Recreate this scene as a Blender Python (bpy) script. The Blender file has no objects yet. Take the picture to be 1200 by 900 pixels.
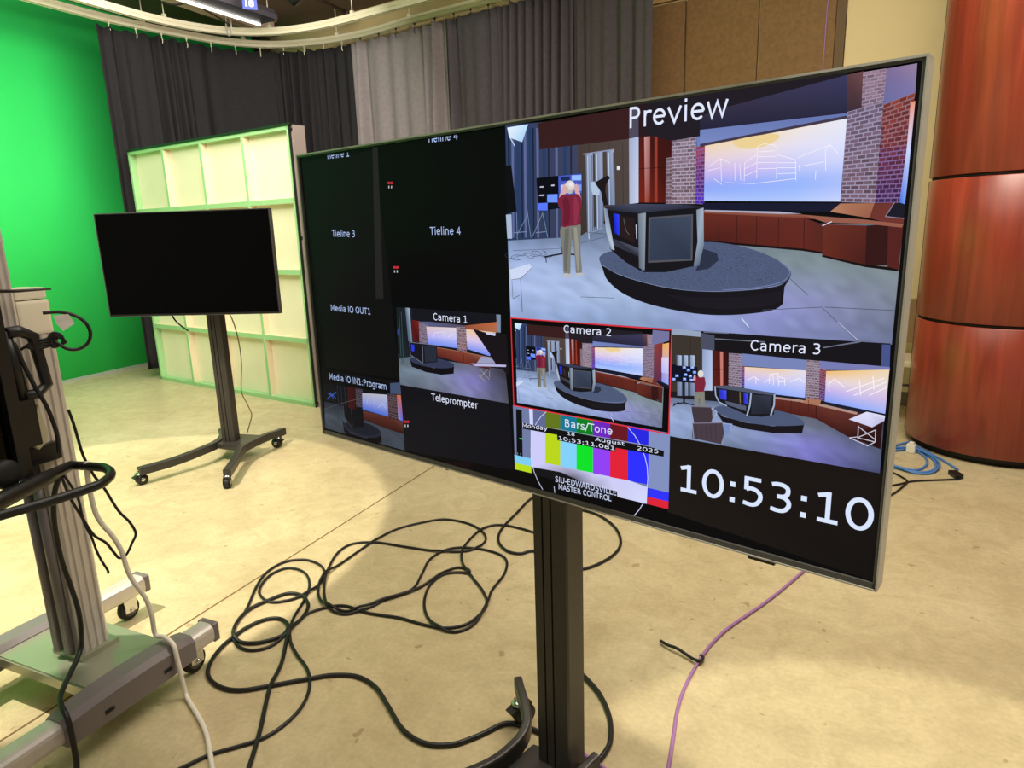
import bpy, bmesh, math, random
from mathutils import Vector, Matrix
random.seed(7)
PI = math.pi
C = bpy.context.scene.collection
S = bpy.context.scene

# ------------------------------------------------------------------ camera
F, PITCH, ROLL, YAW, H = 802.36, math.radians(12.921), math.radians(-1.795), math.radians(-24.478), 1.6
_f = Vector((math.sin(YAW)*math.cos(PITCH), math.cos(YAW)*math.cos(PITCH), -math.sin(PITCH)))
_r = Vector((math.cos(YAW), -math.sin(YAW), 0)); _u = _r.cross(_f)
RT = _r*math.cos(ROLL) + _u*math.sin(ROLL); UP = -_r*math.sin(ROLL) + _u*math.cos(ROLL); FW = _f
EYE = Vector((0, 0, H))
cd = bpy.data.cameras.new('camera'); cam = bpy.data.objects.new('camera', cd); C.objects.link(cam)
cd.sensor_width = 36; cd.lens = F/1200*36; cd.clip_start = .02
cam.matrix_world = Matrix(((RT.x, UP.x, -FW.x, 0), (RT.y, UP.y, -FW.y, 0), (RT.z, UP.z, -FW.z, H), (0, 0, 0, 1)))
S.camera = cam
def ray(px, py): return RT*((px-600)/F) - UP*((py-450)/F) + FW
def fl(px, py, z=0.0):            # survey: where a sight line meets height z
    d = ray(px, py); return EYE + d*((z-H)/d.z)
def vp(px, py, P, a):             # survey: where a sight line meets an upright plane
    n = Vector((-math.sin(a), math.cos(a), 0)); d = ray(px, py)
    return EYE + d*(n.dot(Vector((P[0], P[1], 0)))/n.dot(d))

# ------------------------------------------------------------------ materials
def lin(c): return tuple(((x/255)/12.92 if x/255 <= .04045 else ((x/255+.055)/1.055)**2.4) for x in c)
def mat(name, col, rough=.5, metal=0, noise=0, scale=8, bump=0, spec=.5, stretch=None, coat=0):
    m = bpy.data.materials.new(name); m.use_nodes = True; nt = m.node_tree; b = nt.nodes['Principled BSDF']
    c = lin(col); b.inputs['Base Color'].default_value = (*c, 1)
    b.inputs['Roughness'].default_value = rough; b.inputs['Metallic'].default_value = metal
    b.inputs['Specular IOR Level'].default_value = spec; b.inputs['Coat Weight'].default_value = coat
    if noise or bump:
        tc = nt.nodes.new('ShaderNodeTexCoord'); mp = nt.nodes.new('ShaderNodeMapping')
        nt.links.new(tc.outputs['Object'], mp.inputs['Vector'])
        if stretch: mp.inputs['Scale'].default_value = stretch
        n = nt.nodes.new('ShaderNodeTexNoise'); n.inputs['Scale'].default_value = scale; n.inputs['Detail'].default_value = 6
        nt.links.new(mp.outputs['Vector'], n.inputs['Vector'])
        if noise:
            r = nt.nodes.new('ShaderNodeValToRGB')
            r.color_ramp.elements[0].position = .3; r.color_ramp.elements[1].position = .7
            r.color_ramp.elements[0].color = (*[x*(1-noise) for x in c], 1); r.color_ramp.elements[1].color = (*[min(1, x*(1+noise)) for x in c], 1)
            nt.links.new(n.outputs['Fac'], r.inputs['Fac']); nt.links.new(r.outputs['Color'], b.inputs['Base Color'])
        if bump:
            bp = nt.nodes.new('ShaderNodeBump'); bp.inputs['Strength'].default_value = bump; bp.inputs['Distance'].default_value = .01
            nt.links.new(n.outputs['Fac'], bp.inputs['Height']); nt.links.new(bp.outputs['Normal'], b.inputs['Normal'])
    return m
def emis(name, col, s):
    m = mat(name, col, .4); b = m.node_tree.nodes['Principled BSDF']
    b.inputs['Emission Color'].default_value = (*lin(col), 1); b.inputs['Emission Strength'].default_value = s; return m

M = {}
M['black_plastic'] = mat('black_plastic', (22, 21, 20), .38)
M['black_metal'] = mat('black_powder_coat', (54, 49, 45), .42, 0, .08, 60)
M['dark_metal'] = mat('charcoal_metal', (62, 58, 54), .4, .3)
M['groove'] = mat('groove_black', (10, 10, 10), .7)
M['bezel'] = mat('bezel_grey', (86, 84, 83), .4, .1)
M['bezel_edge'] = mat('bezel_silver', (190, 185, 178), .35, .15)
M['screen_off'] = mat('dark_glass', (2, 2, 2), .14, 0, spec=.1)
M['chrome'] = mat('chrome', (205, 205, 205), .15, 1)
M['rubber'] = mat('rubber_black', (20, 20, 20), .6)
M['wheel_grey'] = mat('wheel_grey', (110, 105, 98), .5)
M['cable_black'] = mat('cable_black', (22, 21, 20), .45)
M['cable_white'] = mat('cable_white', (238, 230, 214), .45)
M['cable_purple'] = mat('cable_purple', (165, 115, 170), .45)
M['cable_blue'] = mat('cable_blue', (75, 125, 190), .45)
M['alu'] = mat('brushed_aluminium', (214, 206, 198), .36, .3, .05, 30, stretch=(1, 1, .05))
M['alu_cream'] = mat('cream_painted_metal', (232, 222, 200), .45)
M['alu_dark'] = mat('grey_painted_casting', (124, 116, 116), .4, .1)
M['plate'] = mat('steel_plate', (170, 172, 150), .3, .5)
M['tag'] = mat('paper_tag', (235, 228, 222), .7, 0, .12, 40)
M['black_cloth'] = mat('black_drape', (37, 35, 36), .85, 0, .12, 25, .15, .2)
M['grey_cloth'] = mat('grey_drape', (132, 123, 122), .85, 0, .08, 25, .15, .2)
M['dark_grey_cloth'] = mat('dark_grey_drape', (88, 82, 86), .85, 0, .08, 25, .15, .2)
M['green'] = mat('chroma_green_paint', (52, 214, 100), .7, 0, .04, 1.2, spec=.25)
M['tan_wall'] = mat('tan_wall', (205, 182, 128), .75, 0, .04, 2)
M['beige_wall'] = mat('beige_wall', (226, 204, 152), .7, 0, .03, 2)
M['brown_board'] = mat('brown_acoustic_board', (132, 100, 62), .85, 0, .14, 30, .3)
M['brown_trim'] = mat('brown_trim', (105, 82, 52), .7)
M['wood_trim'] = mat('pale_wood', (196, 160, 105), .6, 0, .1, 4, stretch=(.3, .3, 8))
M['brown_ceiling'] = mat('brown_ceiling', (112, 92, 76), .85, 0, .06, 3)
M['brown_steel'] = mat('brown_steel', (72, 52, 42), .55)
M['track'] = mat('cream_track', (236, 226, 196), .4)
M['rib'] = mat('rib_green_bounce', (158, 202, 142), .6, 0, .05, 8)  # green wall's bounce light painted into the rib and frame colour
M['cream_board'] = mat('cream_board', (238, 228, 196), .75, 0, .03, 3)
M['rib_side'] = mat('rib_cream', (228, 212, 178), .7)
M['flat_edge'] = mat('flat_side_rail', (165, 150, 142), .45, .3)
M['baseboard'] = mat('grey_curb', (150, 165, 145), .7)
M['beige_tube'] = mat('beige_tube', (222, 204, 168), .45)
M['olive'] = mat('olive_plate', (192, 184, 152), .5)
M['blue_tag'] = mat('blue_tag', (40, 58, 150), .5)
M['white_ink'] = mat('white_ink', (240, 240, 240), .6)
M['tube'] = emis('lamp_tube', (255, 250, 240), 2.2)

# concrete floor: blotches, fine grain, pits and a saw-cut joint
def floor_mat():
    m = bpy.data.materials.new('polished_concrete'); m.use_nodes = True; nt = m.node_tree; b = nt.nodes['Principled BSDF']
    N = nt.nodes.new; L = nt.links.new
    tc = N('ShaderNodeTexCoord')
    def noise(sc, det, dist=0):
        n = N('ShaderNodeTexNoise'); n.inputs['Scale'].default_value = sc; n.inputs['Detail'].default_value = det
        n.inputs['Distortion'].default_value = dist; L(tc.outputs['Object'], n.inputs['Vector']); return n
    def ramp(n, p0, c0, p1, c1):
        r = N('ShaderNodeValToRGB'); e = r.color_ramp.elements
        e[0].position = p0; e[0].color = (*c0, 1); e[1].position = p1; e[1].color = (*c1, 1); L(n.outputs['Fac'], r.inputs['Fac']); return r
    def mix(a, bb, t, fac=1):
        x = N('ShaderNodeMix'); x.data_type = 'RGBA'; x.blend_type = t; x.inputs[0].default_value = fac
        L(a.outputs[0] if a.bl_idname != 'ShaderNodeMix' else a.outputs[2], x.inputs[6]); L(bb.outputs[0] if bb.bl_idname != 'ShaderNodeMix' else bb.outputs[2], x.inputs[7]); return x
    n1 = noise(.9, 8, .6); n2 = noise(7, 10, 1.2); n3 = noise(55, 4); n4 = noise(16, 2, .4)
    r1 = ramp(n1, .3, lin((190, 171, 131)), .7, lin((214, 198, 158)))
    r2 = ramp(n2, .32, (.88, .865, .84), .62, (1.04, 1.04, 1.04))
    r3 = ramp(n3, .3, (.9, .9, .9), .7, (1.05, 1.05, 1.05))
    r4 = ramp(n4, .27, (.5, .42, .32), .3, (1, 1, 1))
    x = mix(mix(mix(r1, r2, 'MULTIPLY'), r3, 'MULTIPLY'), r4, 'MULTIPLY', .6)
    L(x.outputs[2], b.inputs['Base Color'])
    rr = ramp(n2, .3, (.42, .42, .42), .7, (.3, .3, .3)); L(rr.outputs[0], b.inputs['Roughness'])
    bp = N('ShaderNodeBump'); bp.inputs['Strength'].default_value = .12; bp.inputs['Distance'].default_value = .004
    L(n3.outputs['Fac'], bp.inputs['Height']); L(bp.outputs['Normal'], b.inputs['Normal'])
    b.inputs['Specular IOR Level'].default_value = .35
    return m
M['floor'] = floor_mat()
# red cherry veneer
def wood_mat():
    m = bpy.data.materials.new('cherry_veneer'); m.use_nodes = True; nt = m.node_tree; b = nt.nodes['Principled BSDF']
    N = nt.nodes.new; L = nt.links.new
    tc = N('ShaderNodeTexCoord'); mp = N('ShaderNodeMapping'); mp.inputs['Scale'].default_value = (9, 9, .7); L(tc.outputs['Object'], mp.inputs['Vector'])
    n = N('ShaderNodeTexNoise'); n.inputs['Scale'].default_value = 1.0; n.inputs['Detail'].default_value = 8; n.inputs['Distortion'].default_value = 1.2; L(mp.outputs['Vector'], n.inputs['Vector'])
    r = N('ShaderNodeValToRGB'); e = r.color_ramp.elements
    e[0].position = .3; e[0].color = (*lin((126, 46, 30)), 1); e[1].position = .72; e[1].color = (*lin((162, 66, 44)), 1)
    L(n.outputs['Fac'], r.inputs['Fac'])
    mp2 = N('ShaderNodeMapping'); mp2.inputs['Scale'].default_value = (60, 60, 2.5); L(tc.outputs['Object'], mp2.inputs['Vector'])
    n2 = N('ShaderNodeTexNoise'); n2.inputs['Scale'].default_value = 1.5; n2.inputs['Detail'].default_value = 3; L(mp2.outputs['Vector'], n2.inputs['Vector'])
    r2 = N('ShaderNodeValToRGB'); r2.color_ramp.elements[0].position = .3; r2.color_ramp.elements[0].color = (.88, .84, .82, 1); r2.color_ramp.elements[1].position = .5; r2.color_ramp.elements[1].color = (1, 1, 1, 1)
    L(n2.outputs['Fac'], r2.inputs['Fac'])
    x = N('ShaderNodeMix'); x.data_type = 'RGBA'; x.blend_type = 'MULTIPLY'; x.inputs[0].default_value = 1
    L(r.outputs[0], x.inputs[6]); L(r2.outputs[0], x.inputs[7]); L(x.outputs[2], b.inputs['Base Color'])
    b.inputs['Roughness'].default_value = .32; b.inputs['Coat Weight'].default_value = .25; b.inputs['Coat Roughness'].default_value = .25
    return m
M['cherry'] = wood_mat()
# lit display picture: colour comes from the mesh
def screen_mat():
    m = bpy.data.materials.new('display_pixels'); m.use_nodes = True; nt = m.node_tree; b = nt.nodes['Principled BSDF']
    a = nt.nodes.new('ShaderNodeAttribute'); a.attribute_name = 'Col'
    nt.links.new(a.outputs['Color'], b.inputs['Emission Color']); b.inputs['Emission Strength'].default_value = 1.0
    b.inputs['Base Color'].default_value = (.004, .004, .004, 1); b.inputs['Roughness'].default_value = .2; b.inputs['Specular IOR Level'].default_value = .035
    return m
M['pixels'] = screen_mat()

# ------------------------------------------------------------------ mesh helpers
def box(bm, c, s, rot=None):
    c = Vector(c); hs = Vector(s)/2; R = rot or Matrix.Identity(3)
    v = [bm.verts.new(c + R @ Vector((x*hs.x, y*hs.y, z*hs.z))) for x in (-1, 1) for y in (-1, 1) for z in (-1, 1)]
    for q in ((0,1,3,2), (4,6,7,5), (0,4,5,1), (2,3,7,6), (0,2,6,4), (1,5,7,3)): bm.faces.new([v[i] for i in q])
    return bm
def bbox(bm, c, s, rot=None, r=.004, seg=2):
    t = bmesh.new(); box(t, c, s, rot); bmesh.ops.bevel(t, geom=list(t.edges), offset=r, segments=seg, affect='EDGES', profile=.7)
    join(bm, t); return bm
def join(bm, t):
    mp = {v: bm.verts.new(v.co) for v in t.verts}
    for f in t.faces:
        nf = bm.faces.new([mp[v] for v in f.verts]); nf.smooth = f.smooth
    t.free()
def catmull(P, n=8, closed=False):
    P = [Vector(p) for p in P]; out = []
    m = len(P)
    rng = range(m if closed else m-1)
    for i in rng:
        if closed: a, b, c, d = P[(i-1) % m], P[i], P[(i+1) % m], P[(i+2) % m]
        else: a, b, c, d = P[max(i-1, 0)], P[i], P[i+1], P[min(i+2, m-1)]
        for k in range(n):
            t = k/n
            out.append(.5*((2*b) + (c-a)*t + (2*a-5*b+4*c-d)*t*t + (3*b-3*c+d-a)*t**3))
    if not closed: out.append(P[-1])
    return out
def tube(bm, P, r, n=8, smooth=None, caps=True, closed=False):
    P = [Vector(p) for p in P]
    if smooth:
        m0 = len(P); P = catmull(P, smooth, closed)
        if isinstance(r, (list, tuple)):
            rr = []
            for i in range(len(P)):
                x = min(i/smooth, m0-1); j = min(int(x), m0-2); rr.append(r[j] + (r[j+1]-r[j])*(x-j))
            r = rr
    Q = [P[0]]
    for p in P[1:]:
        if (p-Q[-1]).length > 1e-5: Q.append(p)
    P = Q
    if len(P) < 2: return bm
    T = []
    for i in range(len(P)):
        t = (P[min(i+1, len(P)-1)] - P[max(i-1, 0)])
        T.append(t.normalized() if t.length > 1e-9 else Vector((0, 0, 1)))
    up = Vector((0, 0, 1)) if abs(T[0].z) < .9 else Vector((1, 0, 0))
    nrm = (up - T[0]*up.dot(T[0])).normalized(); rings = []
    for i, p in enumerate(P):
        nrm = (nrm - T[i]*nrm.dot(T[i]))
        nrm = nrm.normalized() if nrm.length > 1e-6 else T[i].orthogonal().normalized()
        bi = T[i].cross(nrm); rr = r[i] if isinstance(r, (list, tuple)) else r
        rings.append([bm.verts.new(p + nrm*(rr*math.cos(2*PI*k/n)) + bi*(rr*math.sin(2*PI*k/n))) for k in range(n)])
    for a, b in zip(rings, rings[1:]):
        for k in range(n):
            f = bm.faces.new((a[k], a[(k+1) % n], b[(k+1) % n], b[k])); f.smooth = True
    if caps: bm.faces.new(rings[0][::-1]); bm.faces.new(rings[-1])
    return bm
def sweep(bm, P, prof, smooth=None, sm=False):
    """sweep a closed profile (side, up) along a path, up kept vertical"""
    P = [Vector(p) for p in P]
    if smooth: P = catmull(P, smooth)
    rings = []
    for i, p in enumerate(P):
        t = (P[min(i+1, len(P)-1)] - P[max(i-1, 0)]); t.z = 0; t.normalize()
        s = Vector((t.y, -t.x, 0))
        rings.append([bm.verts.new(p + s*a + Vector((0, 0, b))) for a, b in prof])
    n = len(prof)
    for a, b in zip(rings, rings[1:]):
        for k in range(n):
            f = bm.faces.new((a[k], a[(k+1) % n], b[(k+1) % n], b[k])); f.smooth = sm
    bm.faces.new(rings[0][::-1]); bm.faces.new(rings[-1]); return bm
def rprof(w, h, r=.006):
    o = []
    for cx, cy, a0 in ((w/2-r, h/2-r, 0), (-w/2+r, h/2-r, 90), (-w/2+r, -h/2+r, 180), (w/2-r, -h/2+r, 270)):
        for k in range(4): a = math.radians(a0 + 30*k); o.append((cx + r*math.cos(a), cy + r*math.sin(a)))
    return o
def lathe(bm, prof, c=(0, 0, 0), n=32, axis='z', rot=None):
    c = Vector(c); rings = []
    for r, z in prof:
        ring = []
        for k in range(n):
            a = 2*PI*k/n
            v = Vector((r*math.cos(a), r*math.sin(a), z))
            if axis == 'x': v = Vector((v.z, v.x, v.y))
            if axis == 'y': v = Vector((v.x, v.z, v.y))
            if rot: v = rot @ v
            ring.append(bm.verts.new(c + v))
        rings.append(ring)
    for a, b in zip(rings, rings[1:]):
        for k in range(n):
            f = bm.faces.new((a[k], a[(k+1) % n], b[(k+1) % n], b[k])); f.smooth = True
    bm.faces.new(rings[0][::-1]); bm.faces.new(rings[-1]); return bm
def prism(bm, poly, z0, z1):
    a = [bm.verts.new((x, y, z0)) for x, y in poly]; b = [bm.verts.new((x, y, z1)) for x, y in poly]
    n = len(poly)
    for k in range(n): bm.faces.new((a[k], a[(k+1) % n], b[(k+1) % n], b[k]))
    bm.faces.new(a[::-1]); bm.faces.new(b); return bm
def nb(): return bmesh.new()

# ------------------------------------------------------------------ object helpers
WM = {}
def tag(o, label=None, cat=None, group=None, kind=None):
    if label: o['label'] = label
    if cat: o['category'] = cat
    if group: o['group'] = group
    if kind: o['kind'] = kind
    return o
def thing(name, label, cat, loc=(0, 0, 0), rz=0, group=None):
    o = bpy.data.objects.new(name, None); C.objects.link(o); o.empty_display_size = .1
    o.location = loc; o.rotation_euler = (0, 0, rz)
    WM[o] = Matrix.Translation(Vector(loc)) @ Matrix.Rotation(rz, 4, 'Z')
    return tag(o, label, cat, group)
def root_of(o):
    while o.parent: o = o.parent
    return o
def obj(name, bm, m, parent=None, world=False, label=None, norm=True):
    if norm: bmesh.ops.recalc_face_normals(bm, faces=list(bm.faces))
    me = bpy.data.meshes.new(name)
    if world and parent is not None: bm.transform(WM[root_of(parent)].inverted())
    bm.to_mesh(me); bm.free(); me.materials.append(m)
    o = bpy.data.objects.new(name, me); C.objects.link(o)
    if parent is not None: o.parent = parent
    if label: o['label'] = label
    return o
def solo(name, bm, m, label, cat, group=None):
    """one-mesh thing: origin moved to its base"""
    zs = [v.co for v in bm.verts]; c = Vector((sum(v.x for v in zs)/len(zs), sum(v.y for v in zs)/len(zs), min(v.z for v in zs)))
    bm.transform(Matrix.Translation(-c)); o = obj(name, bm, m); o.location = c
    WM[o] = Matrix.Translation(c)
    return tag(o, label, cat, group)
def struct(name, bm, m): return tag(obj(name, bm, m), kind='structure')

# ================================================================== ROOM
WA = math.radians(-9.5); WP = Vector((.64, 6.6, 0)); WU = Vector((math.cos(WA), math.sin(WA), 0)); WN = Vector((-math.sin(WA), math.cos(WA), 0))
RW = Matrix.Rotation(WA, 3, 'Z')
def wall_pt(x, off=0, z=0):       # a point of the back wall at room x
    s = (x - WP.x - WN.x*off)/WU.x; p = WP + WU*s + WN*off; return Vector((p.x, p.y, z))
ZC = 4.22
struct('floor', box(nb(), (-1.5, 2, -.05), (15, 15.5, .1)), M['floor'])
struct('trim_1', box(nb(), (-2.375, 2.0, .0004), (.009, 13, .0012)), mat('joint_filler', (120, 92, 58), .8))
bm = nb(); a, b = wall_pt(-8.4), wall_pt(5.6)
box(bm, (a+b)/2 + WN*.06 + Vector((0, 0, ZC/2)), ((b-a).length, .12, ZC), RW)
struct('wall_back', bm, M['tan_wall'])
# beige stretch of the back wall next to the column
bm = nb(); a, b = wall_pt(.05), wall_pt(5.5); box(bm, (a+b)/2 - WN*.008 + Vector((0, 0, 2.08)), ((b-a).length, .03, 4.16), RW)
struct('trim_2', bm, M['beige_wall'])
bm = nb(); a, b = wall_pt(.06), wall_pt(5.5); box(bm, (a+b)/2 - WN*.03 + Vector((0, 0, .06)), ((b-a).length, .02, .12), RW)
struct('baseboard_back', bm, mat('vinyl_base', (120, 104, 78), .6))
# green cyclorama wall that turns the corner
path = [(-7.95, -5.5), (-7.95, 2), (-7.95, 6.7), (-7.93, 7.1), (-7.84, 7.45), (-7.66, 7.7), (-7.4, 7.84), (-7.05, 7.82)]
P = catmull([(x, y, 0) for x, y in path], 6); bm = nb()
lo = [bm.verts.new((p.x, p.y, .0)) for p in P]; hi = [bm.verts.new((p.x, p.y, 4.215)) for p in P]
for i in range(len(P)-1):
    f = bm.faces.new((lo[i], lo[i+1], hi[i+1], hi[i])); f.smooth = True
o = struct('wall_left', bm, M['green'])
sd = o.modifiers.new('thick', 'SOLIDIFY'); sd.thickness = .05; sd.offset = -1
bm = nb(); sweep(bm, [(x+.025, y, .022) for x, y in path[:6]], [(-.025, -.022), (.03, -.022), (.03, .012), (-.025, .022)], 6)
struct('baseboard_left', bm, M['baseboard'])
struct('ceiling', box(nb(), (-1.5, 2, ZC+.05), (15, 15.5, .1)), M['brown_ceiling'])
# brown acoustic boards on the back wall
for i, (x0, x1, lab) in enumerate(((-3.2, -2.56, 'brown wall board hidden for the most part behind the grey drapes'), (-2.55, -1.92, 'brown wall board just behind the right edge of the grey drapes'),
        (-1.91, -1.285, 'brown speckled wall board beside the grey drape edge'), (-1.27, -.64, 'brown speckled wall board, middle one in view above the large television'),
        (-.625, -.03, 'brown speckled wall board with the purple cord, next to the beige wall'))):
    if i < 1: continue
    a, b = wall_pt(x0), wall_pt(x1); bm = nb()
    bbox(bm, (a+b)/2 - WN*.02 + Vector((0, 0, 1.8)), ((b-a).length, .04, 3.5), RW, .006)
    solo('wall_board', bm, M['brown_board'], lab, 'wall panel', 'brown acoustic boards')
bm = nb(); a, b = wall_pt(-2.6), wall_pt(-.03); box(bm, (a+b)/2 - WN*.018 + Vector((0, 0, 3.62)), ((b-a).length, .036, .09), RW)
struct('trim_3', bm, M['wood_trim'])
bm = nb(); a, b = wall_pt(-.025), wall_pt(.045); box(bm, (a+b)/2 - WN*.02 + Vector((0, 0, 2.05)), ((b-a).length, .045, 4.1), RW)
struct('trim_4', bm, M['brown_trim'])
bm = nb(); q = [wall_pt(-.105+.004*math.sin(k*1.3), -.045, 4.1-k*.35) for k in range(9)]; tube(bm, q, .006, 6, 4)
solo('hanging_cable', bm, M['cable_purple'], 'thin purple cord hanging straight down the brown wall board', 'cable')

# corner post
bm = nb(); c = Vector((-6.98, 7.66, 0)); box(bm, c + Vector((-.07, 0, ZC/2)), (.03, .16, ZC)); box(bm, c + Vector((.07, 0, ZC/2)), (.03, .16, ZC)); box(bm, c + Vector((0, 0, ZC/2)), (.14, .03, ZC))
tag(obj('corner_post', bm, M['brown_steel']), 'dark brown steel post standing in the corner behind the black drapes', 'post')

# ------------------------------------------------------------------ curtain tracks
ZT = 3.86
outer = [(-7.02, 1.5), (-7.05, 3.6), (-7.04, 5.2), (-6.97, 5.76), (-6.86, 6.24), (-6.69, 6.72), (-6.42, 7.06), (-6.05, 7.25), (-5.5, 7.33), (-4.94, 7.28), (-4.36, 7.14), (-3.41, 6.97), (-2.2, 6.76), (.2, 6.33)]
inner = [(-6.62, 1.5), (-6.66, 3.6), (-6.66, 5.2), (-6.62, 5.75), (-6.5, 6.16), (-6.27, 6.5), (-5.88, 6.72), (-5.4, 6.79), (-4.98, 6.76), (-4.5, 6.68), (-3.9, 6.585), (-2.6, 6.36), (0, 5.92)]
def track(path, z, label):
    t = thing('curtain_track', label, 'curtain rail', (path[6][0], path[6][1], z))
    pr = [(x*1.1, y*1.2) for x, y in ((-.028, -.03), (-.012, -.03), (-.012, -.018), (.012, -.018), (.012, -.03), (.028, -.03), (.028, -.004), (.02, 0), (.028, .004), (.028, .03), (-.028, .03), (-.028, .004), (-.02, 0), (-.028, -.004))]
    obj('rail', sweep(nb(), [(x, y, z) for x, y in path], pr, 6), M['track'], t, True)
    P = catmull([(x, y, z) for x, y in path], 6)
    d = 0; last = P[0]; nxt = 2.0
    for p in P:
        d += (p-last).length; last = p
        if d > nxt:
            nxt += 1.15
            bm = nb(); tube(bm, [p + Vector((0, 0, .03)), p + Vector((0, 0, .358))], .006, 6); box(bm, p + Vector((0, 0, .045)), (.035, .035, .05))
            obj('hanger_rod', bm, M['track'], t, True)
    return t
track(outer, ZT, 'cream curved curtain track that carries the black and grey drapes')
track(inner, ZT, 'cream curved curtain track running empty above the one with the drapes')

# ------------------------------------------------------------------ drapes
OP = catmull([(x, y, 0) for x, y in outer], 14)
CUM = [0]
for p, q in zip(OP, OP[1:]): CUM.append(CUM[-1] + (q-p).length)
def at_s(s):
    s = max(0, min(CUM[-1]-1e-4, s))
    i = max(k for k in range(len(CUM)) if CUM[k] <= s)
    if i >= len(OP)-1: i = len(OP)-2
    t = (s-CUM[i])/(CUM[i+1]-CUM[i]); p = OP[i].lerp(OP[i+1], t); d = (OP[i+1]-OP[i]).normalized()
    return p, Vector((d.y, -d.x, 0))       # normal points into the room
def s_of(px, py, z=ZT-.1):
    g = fl(px, py, z); return min(range(len(OP)), key=lambda i: (OP[i].xy - g.xy).length)
def drape(s0, s1, m, label, folds, seed, z0=.12, zt=3.775, amp=.1):
    rnd = random.Random(seed); nx = max(24, int((s1-s0)*70)); nz = 28; bm = nb()
    ph = [rnd.uniform(0, 6.28) for _ in range(6)]
    def fold(u, k):      # uneven pleats, tighter in bunched zones
        w = 0
        for (c, wd, n, a) in folds: w += a*math.exp(-((u-c)/wd)**2)*math.sin(n*2*PI*(u-c) + ph[k % 6])
        return w + .25*math.sin(u*9 + ph[1]) + .15*math.sin(u*23 + ph[2])
    rows = []
    for j in range(nz+1):
        v = j/nz; row = []
        for i in range(nx+1):
            u = i/nx; p, n = at_s(s0 + (s1-s0)*u)
            g = (.45 + .55*min(1, v*2.2))*min(1, .15 + 9*u, .15 + 9*(1-u))
            off = amp*g*fold(u + .006*math.sin(v*3 + ph[3]), 0)
            ztop = zt + .012*math.cos(u*2*PI*round((s1-s0)/.16)) if j == 0 else zt
            z = ztop + (z0-zt)*v
            row.append(bm.verts.new((p.x + n.x*off, p.y + n.y*off, z)))
        rows.append(row)
    for a, b in zip(rows, rows[1:]):
        for i in range(nx):
            f = bm.faces.new((a[i], a[i+1], b[i+1], b[i])); f.smooth = True
    p, n = at_s((s0+s1)/2)
    t = thing('stage_drape', label, 'curtain', (p.x, p.y, z0), group='drapes on the curved track')
    o = obj('cloth', bm, m, t, True); md = o.modifiers.new('thick', 'SOLIDIFY'); md.thickness = .004
    k = max(3, round((s1-s0)/.3))
    for i in range(k):
        p, n = at_s(s0 + (s1-s0)*(i+.5)/k); bm = nb(); P0 = Vector((p.x, p.y, ZT-.03))
        tube(bm, [P0, P0 + Vector((0, 0, -.05)), P0 + n*.012 + Vector((0, 0, -.075)), P0 + Vector((0, 0, -.11))], .0045, 6, 3)
        lathe(bm, [(.004, -.006), (.012, -.006), (.012, .006), (.004, .006)], P0 + Vector((0, 0, -.012)), 10, 'x')
        obj('curtain_hook', bm, M['track'] if m is M['black_cloth'] else M['dark_metal'], t, True)
SB = [CUM[s_of(*q)] for q in ((111, 30), (322, 66), (405, 52), (517, 22), (574, 6), (692, 0))]
SB.append(CUM[min(range(len(OP)), key=lambda i: abs(OP[i].x + 1.5))])
drape(SB[0], SB[1]-.001, M['black_cloth'], 'black drape hanging at the left beside the green wall', [(.06, .08, 14, .7), (.33, .06, 16, .9), (.55, .1, 8, .4), (.42, .05, 20, .9)], 3)
drape(SB[1]+.001, SB[2]-.001, M['black_cloth'], 'narrow bunched black drape in the corner, right next to the light grey one', [(.25, .3, 9, 1.1), (.7, .3, 6, .6)], 5)
drape(SB[2]+.001, SB[3]-.001, M['grey_cloth'], 'lightest grey drape, hanging right next to the black drapes', [(.08, .07, 8, 1.2), (.9, .12, 9, 1.2), (.45, .2, 5, .35)], 8)
drape(SB[3]+.001, SB[4]-.001, M['dark_grey_cloth'], 'narrow dark grey drape between the lightest grey drape and the bunched pleats', [(.1, .15, 5, .8), (.95, .1, 5, 1)], 11)
drape(SB[4]+.001, SB[5]-.001, M['dark_grey_cloth'], 'dark grey drape gathered into tight pleats in the middle of the row', [(.2, .25, 9, 1.2), (.75, .3, 9, 1.3)], 14)
drape(SB[5]+.001, SB[6], M['dark_grey_cloth'], 'wide flat dark grey drape at the right end, against the brown wall boards', [(.1, .1, 8, .5), (.5, .3, 5, .35), (.85, .15, 6, .3)], 17)

# ------------------------------------------------------------------ ceiling gear at the upper left
a, b = fl(203, -1, 4.0), fl(322, 41, 4.0); a2 = a + (a-b)*.6
bm = nb(); R = Matrix.Rotation(math.atan2((b-a).y, (b-a).x), 3, 'Z')
L = (b-a2).length; mid = (a2+b)/2
box(bm, mid, (L, .14, .05), R); box(bm, mid + Vector((0, 0, .07)), (L, .012, .14), R); box(bm, mid + Vector((0, 0, .145)), (L, .10, .012), R)
o = tag(obj('ceiling_beam', bm, mat('beam_tan', (196, 172, 150), .6)), 'slanting dark brown steel beam under the ceiling in front of the green wall', 'beam')
p0, p1 = fl(206, -3, 3.86), fl(304, 28, 3.86)
ang = math.atan2((p1-p0).y, (p1-p0).x); R = Matrix.Rotation(ang, 3, 'Z'); d = (p1-p0).normalized(); sd_ = Vector((d.y, -d.x, 0)); mid = (p0+p1)/2; L = (p1-p0).length
t = thing('studio_light', 'black studio light housing with a glowing white strip and a blue number tag', 'light', (mid.x, mid.y, 3.86))
bm = nb()      # curved trough housing
prof = [(-.01, 0), (.02, .06), (.07, .11), (.15, .13), (.23, .11), (.27, .05), (.27, .0), (.25, .0), (.25, .04), (.21, .09), (.15, .11), (.08, .09), (.04, .05), (.012, -.002)]
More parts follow.
